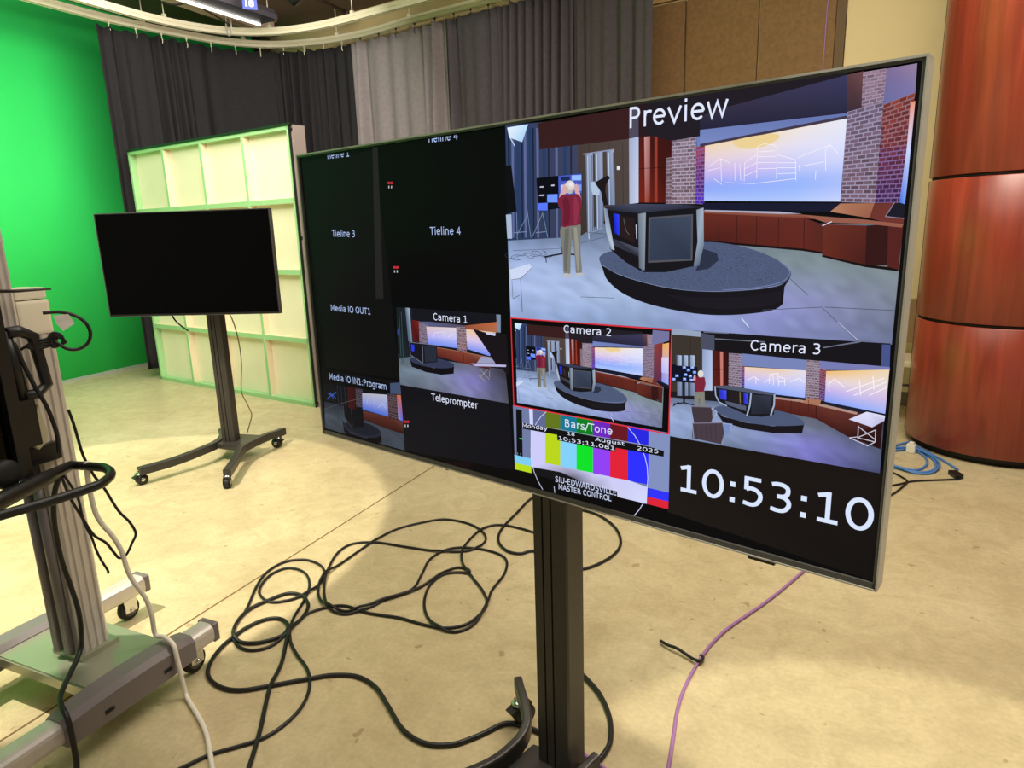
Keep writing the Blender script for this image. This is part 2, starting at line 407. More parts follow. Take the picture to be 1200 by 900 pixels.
sweep(bm, [p0, p1], prof); obj('housing', bm, mat('lamp_grey', (74, 70, 76), .35, .3), t, True)
for e in (p0, p1):
    bm = nb(); q = [e + sd_*a + Vector((0, 0, b)) for a, b in prof[:7]]
    f = [bm.verts.new(v) for v in q]; g = [bm.verts.new(v + d*.012*(1 if e is p1 else -1)) for v in q]
    bm.faces.new(f); bm.faces.new(g)
    for k in range(7): bm.faces.new((f[k], f[(k+1) % 7], g[(k+1) % 7], g[k]))
    obj('end_cap', bm, M['black_plastic'], t, True)
bm = nb(); tube(bm, [p0 + sd_*.005 + Vector((0, 0, -.008)), p1 + sd_*.005 + Vector((0, 0, -.008))], .016, 10); obj('light_strip', bm, M['tube'], t, True, 'glowing white strip')
bm = nb(); sweep(bm, [p0 + Vector((0, 0, .0)), p1 + Vector((0, 0, .0))], [(.03, 0), (.245, 0), (.245, .006), (.03, .006)]); obj('diffuser', bm, mat('smoked_diffuser', (60, 58, 70), .3), t, True)
# numbered tag
tp = vp(292.5, 3, (mid.x, mid.y - .25), ang); bm = nb(); TB = Matrix.Rotation(ang, 3, 'Z')
tx = Vector((.73, .68, 0)).normalized(); bm = nb()
TC = fl(292.5, 4, 3.85); ty = Vector((0, 0, 1)); tn = tx.cross(ty)
Rm = Matrix((tx, ty, tn)).transposed(); bbox(bm, TC, (.14, .115, .008), Rm, .006)
tg = obj('number_tag', bm, M['blue_tag'], t, True, 'blue tag reading 18')
def text_mesh(body, bold=0):
    cu = bpy.data.curves.new('t', 'FONT'); cu.body = body; cu.resolution_u = 3; cu.offset = bold
    ob = bpy.data.objects.new('t', cu); C.objects.link(ob)
    dg = bpy.context.evaluated_depsgraph_get(); me = bpy.data.meshes.new_from_object(ob.evaluated_get(dg))
    bm = bmesh.new(); bm.from_mesh(me); bpy.data.objects.remove(ob); bpy.data.meshes.remove(me); bpy.data.curves.remove(cu)
    return bm
bm = text_mesh('18', .03); xs = [v.co.x for v in bm.verts]; ys = [v.co.y for v in bm.verts]
w, h = max(xs)-min(xs), max(ys)-min(ys)
for v in bm.verts:
    x = (v.co.x-min(xs))/w - .5; y = (v.co.y-min(ys))/h - .5
    v.co = TC + tx*(x*.08) + ty*(y*.065) - tn*.0055 if tn.y > 0 else TC + tx*(x*.08) + ty*(y*.065) + tn*.0055
obj('tag_number', bm, M['white_ink'], tg, True, norm=False)
# coil of loose wire hanging from the light
q = fl(268, 32, 3.86); bm = nb(); rr = Vector((1, -.35, 0)).normalized()
loop = [fl(278, 20, 3.86)] + [q + rr*(.075*math.sin(k*.7)*(1-.02*k)) + Vector((0, 0, .02 + .11*math.cos(k*.7))) for k in range(22)]
tube(bm, loop, .005, 6, 4); solo('wire_coil', bm, M['alu'], 'small coil of pale wire dangling below the studio light', 'wire')
for pts, lab in ((((173, -8), (190, 3), (212, 5), (225, -4), (236, 9), (262, 24), (270, 33)), 'black cable sagging from the ceiling beam to the wire coil'),):
    bm = nb(); tube(bm, [fl(x, y, 3.9) for x, y in pts], .008, 6, 5); solo('ceiling_cable', bm, M['cable_black'], lab, 'cable')
# brown pipe with a ball end and a small black lamp body
a, b = fl(366, -4, 4.1), fl(406, 14.5, 4.1); bm = nb(); tube(bm, [a + (a-b)*2, b], .02, 8); tube(bm, [b + Vector((0, 0, -.055)), b + Vector((0, 0, -.04)), b, b + Vector((0, 0, .03))], [.022, .036, .036, .025], 10)
solo('ceiling_pipe', bm, M['brown_steel'], 'brown pipe with a rounded end sticking out below the ceiling', 'pipe')
c = fl(347, -1, 4.0); bm = nb(); R = Matrix.Rotation(.5, 3, 'Y')
tube(bm, [c + Vector((-.1, .02, .02)), c + Vector((-.04, 0, -.01)), c + Vector((.05, 0, .05)), c + Vector((.11, -.02, .14))], [.035, .055, .06, .05], 12)
solo('lamp_head', bm, M['black_plastic'], 'small black lamp head poking into view at the top edge', 'light')

# ================================================================== CHERRY COLUMN
CC = Vector((1.18, 5.58, 0)); RC = .555
t = thing('round_column', 'thick round column clad in glossy red cherry veneer', 'column', CC)
obj('plinth', lathe(nb(), [(RC-.045, 0), (RC-.045, .075)], CC, 72), M['rubber'], t, True, 'black recessed base')
zs = [(.055, .893), (.913, 1.815), (1.835, 4.6)]
for z0, z1 in zs:
    obj('veneer_drum', lathe(nb(), [(RC-.02, z0), (RC-.004, z0), (RC, z0+.004), (RC, z1-.004), (RC-.004, z1), (RC-.02, z1)], CC, 96), M['cherry'], t, True)
for z in (.893, 1.815): obj('joint_band', lathe(nb(), [(RC-.014, z), (RC-.014, z+.02)], CC, 96), M['groove'], t, True, 'dark seam ring')
bm = nb(); th = math.atan2(-(CC.y), -(CC.x)) - math.radians(84)
for z0, z1 in zs: box(bm, CC + Vector((math.cos(th), math.sin(th), 0))*(RC+.0005) + Vector((0, 0, (z0+z1)/2)), (.004, .012, z1-z0), Matrix.Rotation(th, 3, 'Z'))
obj('vertical_seam', bm, M['groove'], t, True)

# ================================================================== STAGE FLAT
FA = math.radians(-10.3); FP = Vector((-5.597, 5.156, 0)); W, Hh, D = 2.697, 2.515, .085
t = thing('stage_flat', 'big cream panel with a grid of ribs tinted by green bounce, by the black drapes', 'stage flat', FP, FA)
obj('back_board', box(nb(), (0, D-.012, Hh/2), (W-.01, .012, Hh-.01)), M['cream_board'], t)
g = .03
for k in range(1, 4):
    x = -W/2 + W*k/4
    r = obj('vertical_rib', box(nb(), (x, .036, Hh/2), (g, .072, Hh-2*g)), M['rib_side'], t)
    obj('rib_face', box(nb(), (x, -.0015, Hh/2), (g+.004, .003, Hh-2*g)), M['rib'], r)
for k in range(1, 4):
    z = Hh*k/4
    for j in range(4):
        x0 = -W/2 + W*j/4 + g/2; x1 = -W/2 + W*(j+1)/4 - g/2
        r = obj('cross_rib', box(nb(), ((x0+x1)/2, .036, z), (x1-x0, .072, .042)), M['rib_side'], t)
        obj('rib_face', box(nb(), ((x0+x1)/2, -.001, z), (x1-x0, .002, .046)), M['rib'], r)
bm = nb(); box(bm, (0, .05, g/2+.004), (W-.012, .104, g+.008)); box(bm, (0, .05, Hh-g/2-.006), (W-.012, .104, g)); box(bm, (-W/2+g/2, .05, Hh/2), (g, .104, Hh-.02))
box(bm, (W/2-g/2-.008, .05, Hh/2), (g-.008, .104, Hh-.02)); obj('outer_frame', bm, M['rib'], t)
obj('top_strip', box(nb(), (.008, .06, Hh+.004), (W+.03, .14, .022)), M['black_plastic'], t, label='black strip along the top')
obj('bottom_strip', box(nb(), (0, .055, .004), (W, .1, .008)), M['black_plastic'], t)
bm = nb(); box(bm, (W/2-.002, .008, Hh/2), (.012, .02, Hh)); obj('edge_gasket', bm, M['black_plastic'], t)
bm = nb(); box(bm, (W/2+.012, .085, Hh/2), (.024, .13, Hh)); sr = obj('side_rail', bm, M['flat_edge'], t, label='pinkish grey side rail')
for z in (.04, Hh*.62, Hh-.04): obj('latch', box(nb(), (W/2+.012, .0185, z), (.018, .004, .03)), M['black_plastic'], sr)

# ================================================================== ROLLING TELEVISIONS
def caster(parent, x, y, rz=0, s=1.0, brake=True):
    R = Matrix.Rotation(rz, 3, 'Z'); O = Vector((x, y, 0)); T = lambda p: O + R @ (Vector(p)*s)
    bm = nb()
    tube(bm, [T((0, 0, .105)), T((0, 0, .075))], .012*s, 10)
    lathe(bm, [(.01*s, .072*s), (.026*s, .072*s), (.028*s, .078*s), (.02*s, .086*s), (.01*s, .086*s)], O, 16)
    c = obj('caster', bm, M['chrome'], parent)
    bm = nb()     # hood over the wheel
    for sx in (-1, 1):
        lathe(bm, [(.006*s, -.002*s), (.036*s, -.002*s), (.036*s, .002*s), (.006*s, .002*s)], T((sx*.02, -.012, .037)), 16, 'x', R)
    box(bm, T((0, -.008, .071)), (.042*s, .056*s, .008*s), R)
    if brake: box(bm, T((0, .03, .062)), (.034*s, .03*s, .008*s), R @ Matrix.Rotation(-.35, 3, 'X'))
    obj('wheel_hood', bm, M['black_plastic'], c)
    bm = nb(); lathe(bm, [(.01*s, -.016*s), (.033*s, -.016*s), (.0365*s, -.011*s), (.0365*s, .011*s), (.033*s, .016*s), (.01*s, .016*s)], T((0, -.012, .0365)), 24, 'x', R)
    obj('wheel', bm, M['rubber'], c)
    bm = nb(); lathe(bm, [(.003*s, -.024*s), (.012*s, -.024*s), (.014*s, -.022*s), (.014*s, .022*s), (.012*s, .024*s), (.003*s, .024*s)], T((0, -.012, .0365)), 14, 'x', R)
    obj('axle_cap', bm, M['chrome'], c)
    return c
def tv_cart(label, loc, rz, w, h, z0, pole, plate, legs, casters, lw=.05, th=.03, edge='bezel'):
    t = thing('rolling_television', label, 'television', loc, rz)
    # cabinet
    bm = nb(); bbox(bm, (0, .006+th/2, z0+h/2), (w-.004, th, h-.004), None, .003)
    bbox(bm, (0, th+.014, z0+h*.42), (w*.55, .03, h*.6), None, .012)
    obj('cabinet', bm, M['black_plastic'], t)
    e = .006
    bm = nb()
    for (cx, cz, sx, sz) in ((0, z0+h-e/2, w, e), (0, z0+.006, w, .012), (-w/2+e/2, z0+h/2, e, h), (w/2-e/2, z0+h/2, e, h)): box(bm, (cx, .004, cz), (sx, .016, sz))
    obj('bezel', bm, M['bezel' if edge == 'bezel' else 'black_plastic'], t)
    bm = nb()
    for (cx, cz, sx, sz) in ((0, z0+h+.0005, w+.004, .004), (-w/2-.0005, z0+h/2, .003, h), (w/2+.0005, z0+h/2, .003, h), (0, z0-.0005, w+.004, .003)): box(bm, (cx, .0155, cz), (sx, .043, sz))
    obj('bezel_rim', bm, M['bezel_edge'] if edge == 'bezel' else M['bezel'], t)
    scr = obj('screen', box(nb(), (0, .004, z0+h/2+.003), (w-.012, .004, h-.018)), M['screen_off'], t)
    # wall-mount plate and pole
    px, py, pw, pz = pole
    obj('mount_plate', box(nb(), (px*.5, py-.012, z0+h*.45), (.5, .02, .42)), M['black_metal'], t)
    bm = nb()     # grooved extrusion
    d = .075; hw = pw/2
    pr = [(-hw, py), (-hw*.5, py), (-hw*.5, py+.012), (-hw*.40, py+.012), (-hw*.40, py), (hw*.02, py), (hw*.02, py+.012), (hw*.12, py+.012), (hw*.12, py), (hw*.93, py), (hw, py+.006), (hw, py+d), (-hw, py+d)]
    prism(bm, [(px+x, y) for x, y in pr], pz, z0+h*.85); obj('pole', bm, M['black_metal'], t)
    bm = nb()
    for g0, g1 in ((-.5, -.40), (.02, .12)): box(bm, (px+hw*(g0+g1)/2, py+.0105, (pz+z0+h*.85)/2), (hw*.1, .002, z0+h*.85-pz))
    obj('pole_groove', bm, M['groove'], t)
    bm = nb(); prism(bm, plate, pz-.035, pz); bmesh.ops.bevel(bm, geom=list(bm.edges), offset=.004, segments=2, affect='EDGES')
    bp = obj('base_plate', bm, M['dark_metal'], t)
    for lp in legs: obj('leg', sweep(nb(), [(x, y, z) for x, y, z in lp], rprof(lw, .056, .008), 8), M['dark_metal'], t)
    for cs in casters: caster(t, *cs)
    return t, scr
# plain one by the stage flat
LT, lscr = tv_cart('smaller switched-off television on a black rolling stand before the cream gridded panel', (-3.894, 3.362, 0), math.radians(19.4), 1.207, .686, 1.081,
    (.062, .125, .098, .135), [(-.02, .08), (.24, -.02), (.28, .28), (-.06, .34)],
    [[(-.30, -.40, .10), (-.17, -.2, .10), (-.06, -.02, .118), (-.03, .1, .12), (-.05, .25, .12), (-.14, .44, .105), (-.19, .5, .1)],
     [(.325, -.435, .10), (.27, -.22, .10), (.22, -.02, .118), (.235, .13, .12), (.275, .29, .12), (.30, .42, .105), (.31, .5, .1)]],
    [(-.312, -.385, 2.6), (.316, -.425, .3), (.306, .403, -1.8), (-.17, .45, .5)], edge='dark')
bm = nb(); tube(bm, [(-.19, .05, 1.09), (-.185, .052, 1.06), (-.16, .056, 1.02), (-.11, .06, .975), (-.095, .06, .965)], .006, 6, 5); obj('dangling_cable', bm, M['cable_black'], LT)
bm = nb(); tube(bm, [(.19, .1, 1.09), (.2, .14, 1.0), (.205, .17, .85), (.195, .19, .7), (.165, .2, .5), (.19, .21, .4), (.215, .21, .32), (.2, .205, .26), (.17, .2, .18)], .004, 6, 5); obj('power_cable', bm, mat('cable_brown', (110, 82, 58), .5), LT)

MA = math.radians(-16.2); MC = Vector((-.687, 1.518, 0)); MW, MH, MZ = 1.69, .89, .943
MT, mscr = tv_cart('largest television showing a grid of camera pictures and a clock, on a black rolling stand', MC, MA, MW, MH, MZ,
    (.05, .07, .11, .065), [(-.07, -.12), (.17, -.12), (.15, .12), (.08, .15), (-.06, .11)],
    [[(-.34, -.52, .10), (-.2, -.33, .10), (-.09, -.1, .09), (-.07, .03, .09), (-.085, .11, .1), (-.14, .17, .112), (-.19, .21, .118), (-.225, .24, .12)],
     [(.44, -.52, .10), (.3, -.33, .10), (.19, -.1, .09), (.15, .03, .09), (.145, .09, .09), (.15, .14, .095)]],
    [(-.34, -.5, 2.6), (.43, -.5, .3), (-.2, .215, 2.9)], lw=.028, edge='bezel')
obj('sensor_bar', bbox(nb(), (.635, .012, MZ-.006), (.055, .02, .014), None, .003), M['black_plastic'], MT)

# ------------------------------------------------------------------ pictures on the large screen
MI = WM[MT].inverted()
def scr(px, py):
    p = MI @ vp(px, py, MC, MA); return p.x, p.z

# pen strokes of a plain sans letter, em units (cap height .729); a leading 0 marks a curve
def _el(cx, cy, rx, ry, a0=0, a1=360, n=20): return [(cx+rx*math.cos(math.radians(a0+(a1-a0)*k/n)), cy+ry*math.sin(math.radians(a0+(a1-a0)*k/n))) for k in range(n+1)]
_P = [[(.145, 0), (.145, .729)], [(.1, .682), (.3, .682)] + _el(.31, .515, .185, .167, 85, -85, 10) + [(.3, .348), (.145, .348)]]
GL = {' ': (.318, []), 'P': (.603, _P), 'r': (.411, [[(.138, 0), (.138, .547)], [0, (.138, .33), (.165, .43), (.23, .49), (.32, .503), (.41, .485)]]),
 'e': (.615, [[(.1, .283), (.53, .283)], _el(.315, .273, .213, .235, 2, 318, 18)]), 'v': (.592, [[(.05, .547), (.296, .03), (.542, .547)]]),
 'i': (.278, [[(.139, 0), (.139, .547)], [(.139, .645), (.139, .75)]]), 'w': (.818, [[(.06, .547), (.225, .03), (.409, .51), (.593, .03), (.758, .547)]]),
 'C': (.698, [_el(.405, .364, .29, .332, 48, 312, 18)]), 'a': (.613, [[0, (.1, .45), (.18, .495), (.28, .508), (.38, .49), (.44, .43), (.453, .34), (.453, 0)], [0, (.45, .3), (.3, .3), (.17, .265), (.115, .17), (.15, .08), (.24, .042), (.34, .06), (.42, .13), (.45, .21)]]),
 'm': (.974, [[(.138, 0), (.138, .547)], [0, (.138, .33), (.175, .44), (.26, .503), (.37, .503), (.46, .45), (.487, .34), (.487, 0)], [0, (.487, .33), (.525, .44), (.61, .503), (.72, .503), (.81, .45), (.838, .34), (.838, 0)]]),
 '1': (.636, [[(.12, .615), (.33, .68)], [(.335, .02), (.335, .729)], [(.125, .042), (.545, .042)]]), '2': (.636, [[0, (.1, .63), (.2, .68), (.33, .685), (.44, .63), (.48, .53), (.44, .42), (.33, .29), (.11, .042)], [(.09, .042), (.53, .042)]]),
 '3': (.636, [[0, (.1, .66), (.22, .688), (.36, .675), (.45, .61), (.45, .48), (.37, .405), (.22, .388)], [0, (.22, .388), (.38, .375), (.48, .29), (.48, .17), (.39, .065), (.25, .038), (.085, .065)]]),
 '4': (.636, [[(.42, 0), (.42, .68), (.085, .215), (.575, .215)]]), '5': (.636, [[(.49, .685), (.155, .685), (.155, .40)], [0, (.155, .415), (.26, .45), (.39, .42), (.48, .33), (.48, .2), (.4, .08), (.27, .038), (.09, .065)]]),
 '0': (.636, [_el(.318, .364, .222, .33, 0, 360, 28)]), '8': (.636, [_el(.318, .535, .18, .148), _el(.318, .205, .212, .165)]), ':': (.337, [[(.168, 0), (.168, .125)], [(.168, .4), (.168, .525)]]), ';': (.337, [[(.168, -.1), (.168, .125)], [(.168, .4), (.168, .525)]]),
 '.': (.318, [[(.16, 0), (.16, .125)]]), 'T': (.611, [[(0, .685), (.611, .685)], [(.305, 0), (.305, .685)]]), 'l': (.278, [[(.139, 0), (.139, .76)]]),
 'n': (.634, [[(.138, 0), (.138, .547)], [0, (.138, .33), (.18, .44), (.28, .503), (.39, .498), (.47, .44), (.497, .33), (.497, 0)]]), 'M': (.863, [[(.145, 0), (.145, .72), (.431, .2), (.718, .72), (.718, 0)]]),
 'd': (.635, [[(.497, 0), (.497, .76)], _el(.305, .273, .195, .235)]), 'I': (.295, [[(.147, 0), (.147, .729)]]), 'O': (.787, [_el(.394, .364, .305, .332, 0, 360, 28)]),
 'U': (.732, [[0, (.135, .729), (.135, .28), (.18, .11), (.29, .042), (.366, .038), (.44, .042), (.55, .11), (.597, .28), (.597, .729)]]), 'N': (.748, [[(.145, 0), (.145, .7), (.603, .03), (.603, .729)]]),
 'g': (.635, [_el(.305, .285, .195, .222), [0, (.497, .547), (.497, .05), (.45, -.11), (.33, -.165), (.13, -.135)]]), 'o': (.612, [_el(.306, .273, .21, .235)]), 'p': (.635, [[(.138, -.2), (.138, .547)], _el(.33, .273, .195, .235)]),
 't': (.392, [[0, (.16, .7), (.16, .15), (.2, .065), (.29, .043), (.38, .043)], [(.03, .51), (.37, .51)]]), 'B': (.686, [[(.145, 0), (.145, .729)], [0, (.145, .685), (.35, .685), (.45, .64), (.47, .54), (.43, .44), (.33, .395), (.145, .395)], [0, (.3, .395), (.48, .345), (.53, .22), (.48, .09), (.35, .043), (.145, .043)]]),
 's': (.521, [[0, (.44, .47), (.35, .503), (.23, .503), (.13, .46), (.12, .36), (.2, .305), (.33, .265), (.43, .22), (.44, .12), (.36, .048), (.22, .04), (.07, .07)]]), '/': (.337, [[(.33, .729), (.01, -.09)]]),
 'S': (.635, [[0, (.5, .63), (.4, .678), (.27, .683), (.15, .62), (.14, .5), (.24, .42), (.4, .36), (.51, .27), (.5, .13), (.38, .048), (.22, .042), (.08, .09)]]), 'E': (.632, [[(.53, .685), (.145, .685), (.145, .043), (.54, .043)], [(.145, .38), (.5, .38)]]),
 'D': (.77, [[(.145, .043), (.145, .685)], [0, (.145, .685), (.33, .685), (.53, .62), (.64, .46), (.64, .27), (.53, .1), (.33, .043), (.145, .043)]]), 'W': (.989, [[(.05, .729), (.26, .03), (.495, .7), (.73, .03), (.94, .729)]]),
 'A': (.684, [[(.03, 0), (.342, .71), (.654, 0)], [(.13, .23), (.555, .23)]]), 'R': (.695, _P + [[(.36, .35), (.45, .28), (.6, 0)]]), 'V': (.684, [[(.03, .729), (.342, .03), (.654, .729)]]), 'L': (.557, [[(.145, .729), (.145, .043), (.54, .043)]]),
 'y': (.592, [[(.05, .547), (.3, .03)], [0, (.545, .547), (.27, -.1), (.2, -.155), (.07, -.165)]]), 'u': (.634, [[(.497, 0), (.497, .547)], [0, (.137, .547), (.137, .21), (.165, .1), (.24, .045), (.35, .045), (.45, .1), (.497, .21)]]), '-': (.361, [[(.05, .27), (.31, .27)]])}
def lettering(body, w):
    quads = []; x = 0
    for ch in body:
        adv, strokes = GL[ch]
        for st in strokes:
            P = [Vector((p[0], p[1], 0)) for p in st if p != 0]
            if st[0] == 0: P = catmull(P, 4)
            ww = w*1.25 if ch in ':;.' else w
            L, Rr = [], []; closed = (P[0]-P[-1]).length < 1e-4
            for i, p in enumerate(P):
                d0 = (p - P[i-1]).normalized() if i else ((P[0]-P[-2]).normalized() if closed else (P[1]-p).normalized())
                d1 = (P[i+1] - p).normalized() if i < len(P)-1 else ((P[1]-P[0]).normalized() if closed else d0)
                n0, n1 = Vector((-d0.y, d0.x, 0)), Vector((-d1.y, d1.x, 0)); nn = (n0+n1)
                nn = nn.normalized() if nn.length > .2 else n0
                k = ww/2/max(.45, nn.dot(n0)); L.append(p + nn*k); Rr.append(p - nn*k)
            for i in range(len(P)-1): quads.append([(x+v.x, v.y) for v in (L[i], L[i+1], Rr[i+1], Rr[i])])
        x += adv
    xs = [p[0] for q in quads for p in q]; return quads, min(xs), max(xs)
class Pic:
    """one flat picture of the multiview: coloured shapes stacked a hair apart on the glass"""
    def __init__(s, name, label=None, fx=None, base=0): s.bm = nb(); s.col = s.bm.loops.layers.float_color.new('Col'); s.n = base; s.name = name; s.label = label; s.fx = fx or (lambda x, y: (x, y)); s.gain = 1; s.post = None
    def pt(s, x, y):
        a = scr(*s.fx(x, y)); return s.post(*a) if s.post else a
    def poly(s, pts, c, local=False):
        s.n += 1
        P = pts if local else [s.pt(x, y) for x, y in pts]
        v = [s.bm.verts.new((x, .0013 - .000006*s.n, z)) for x, z in P]
        f = s.bm.faces.new(v)
        cs = c if isinstance(c, list) else [c]*len(v)
        for l, q in zip(f.loops, cs): l[s.col] = (*[x*s.gain for x in lin(q)], 1)
        if f.normal.dot(Vector((0, 1, 0))) == 0: f.normal_update()
        if f.normal.y > 0: f.normal_flip()
        if len(v) > 4: bmesh.ops.triangulate(s.bm, faces=[f])
    def sp(s, pts, c, n=5):
        P = [q[:2] for q in catmull([(x, y, 0) for x, y in pts], n, True)]
        if isinstance(c, list): c = [c[(i//n) % len(c)] for i in range(len(P))]
        s.poly(P, c)
    def line(s, pts, w, c):
        P = [Vector((*s.pt(x, y),)) for x, y in pts]; w = w*.0011
        s.n += 1
        for a, b in zip(P, P[1:]):
            d = (b-a)
            if d.length < 1e-6: continue
            d.normalize(); nn = Vector((-d.y, d.x))*w/2; s.n -= 1
            s.poly([(a+nn)[:], (b+nn)[:], (b-nn)[:], (a-nn)[:]], c, True)
    def ell(s, cx, cy, rx, ry, c, tilt=0, n=28):
        ct, st = math.cos(tilt), math.sin(tilt)
        s.poly([(cx + rx*math.cos(2*PI*k/n)*ct - ry*math.sin(2*PI*k/n)*st, cy + rx*math.cos(2*PI*k/n)*st + ry*math.sin(2*PI*k/n)*ct) for k in range(n)], c)
    def bil(s, q, u, v):
        (ax, ay), (bx, by), (cx, cy), (dx, dy) = q
        return ((ax*(1-u)+bx*u)*(1-v) + (dx*(1-u)+cx*u)*v, (ay*(1-u)+by*u)*(1-v) + (dy*(1-u)+cy*u)*v)
    def brick(s, q, nx, ny, c0, c1, mort, seed=1):
        rnd = random.Random(seed); s.poly(list(q), mort); base = s.n
        for j in range(ny):
            off = .5 if j % 2 else 0
            for i in range(-1, nx):
                u0, u1 = max(0, (i+off+.06)/nx), min(1, (i+off+.94)/nx)
                if u1-u0 < .15/nx: continue
                v0, v1 = (j+.14)/ny, (j+.86)/ny; t = j/ny; k = rnd.uniform(.84, 1.16)
                c = tuple(min(255, (a*(1-t)+b*t)*k) for a, b in zip(c0, c1)); s.n = base
                s.poly([s.bil(q, u0, v0), s.bil(q, u1, v0), s.bil(q, u1, v1), s.bil(q, u0, v1)], c)
        s.n = base+1
    def patch(s, q, cols, nx, ny, amp=0, seed=2):
        """smooth colour field: cols = rows of colours, with speckle"""
        rnd = random.Random(seed); s.n += 1; b = s.n
        R = len(cols)-1; Cn = len(cols[0])-1
        def col(u, v):
            x, y = u*Cn, v*R; i, j = min(int(x), Cn-1), min(int(y), R-1); fx, fy = x-i, y-j
            return tuple((cols[j][i][k]*(1-fx)+cols[j][i+1][k]*fx)*(1-fy) + (cols[j+1][i][k]*(1-fx)+cols[j+1][i+1][k]*fx)*fy for k in range(3))
        G = [[tuple(max(0, min(255, x*m)) for x in col(i/nx, j/ny)) for i in range(nx+1)] for j in range(ny+1) for m in [1]]
        if amp: G = [[(lambda m: tuple(max(0, min(255, x*m)) for x in g))(1+rnd.uniform(-amp, amp)) for g in row] for row in G]
        for j in range(ny):
            for i in range(nx):
                s.n = b-1
                s.poly([s.bil(q, i/nx, j/ny), s.bil(q, (i+1)/nx, j/ny), s.bil(q, (i+1)/nx, (j+1)/ny), s.bil(q, i/nx, (j+1)/ny)], [G[j][i], G[j][i+1], G[j+1][i+1], G[j+1][i]])
    def text(s, body, p0, p1, cap, c, bold=0, clip=None):
        """p0..p1 = ends of the baseline, cap = cap height (all measured on the glass)"""
        s.n += 1
        x0, z0 = scr(*p0); x1, z1 = scr(*p1); kz = (scr(p0[0], p0[1]-cap)[1]-z0)/.729
        quads, a, b = lettering(body, .088+bold); kx = (x1-x0)/(b-a)
        for q in quads:
            P = [(x0 + (x-a)*kx, z0 + (z1-z0)*(x-a)/(b-a) + y*kz) for x, y in q]
            if clip:
                P2 = []
                for i in range(len(P)):
                    A, B = P[i], P[(i+1) % len(P)]
                    if A[1] <= clip: P2.append(A)
                    if (A[1]-clip)*(B[1]-clip) < 0:
                        tt = (clip-A[1])/(B[1]-A[1]); P2.append((A[0]+(B[0]-A[0])*tt, clip))
                P = P2
                if len(P) < 3: continue
            s.n -= 1; s.poly(P, c, True)
    def done(s):
        o = obj(s.name, s.bm, M['pixels'], mscr, norm=False)
        if s.label: o['label'] = s.label
        return o
def crop(x0, y0, k): return lambda pts: [(x0 + x/k, y0 + y/k) for x, y in pts]
P1, P2, P3 = crop(580, 100, 4.2857), crop(820, 60, 4.2857), crop(680, 220, 3.0)
C1, C3, CB = crop(340, 340, 4.2857), crop(780, 380, 4.4444), crop(590, 470, 5.7143)
EDGE = scr(500, 300)   # keeps the survey honest
# backdrop of the multiview
g = Pic('blank_tiles', 'black empty tiles')
x0, x1, zb, zt = -MW/2+.007, MW/2-.007, MZ+.0125, MZ+MH-.009
g.poly([(x0, zb), (x1, zb), (x1, zt), (x0, zt)], (9, 8, 10), True)
g.poly([(353, 190), (438, 176), (469, 445), (381, 430)], (15, 15, 16))
g.poly([(436, 173), (442, 172), (449, 350), (440, 350)], (36, 33, 34))  # upright reflection on the glass, painted in as a dim grey strip
g.poly(C1([(555, 475), (1098, 572), (1120, 905), (575, 805)]), (18, 17, 24))
g.poly([(784, 512), (1034, 552), (1022, 681), (782, 600)], [(28, 22, 19), (26, 21, 19), (20, 16, 15), (30, 25, 22)])
g.poly(C1([(785, 870), (905, 860), (900, 900), (780, 905)]), (24, 10, 12))
for cx, cy in ((457, 214.5), (463.7, 313.5), (476.2, 494.5)):
    for dx in (-1.7, 1.4):
        g.poly([(cx+dx-1.3, cy-1.5), (cx+dx+1.3, cy-1.5), (cx+dx+1.3, cy+1.2), (cx+dx-1.3, cy+1.2)], (205, 45, 60)); g.poly([(cx+dx-.6, cy+3.2), (cx+dx+.5, cy+3.2), (cx+dx+.5, cy+6), (cx+dx-.6, cy+6)], (190, 190, 200))
g.done()

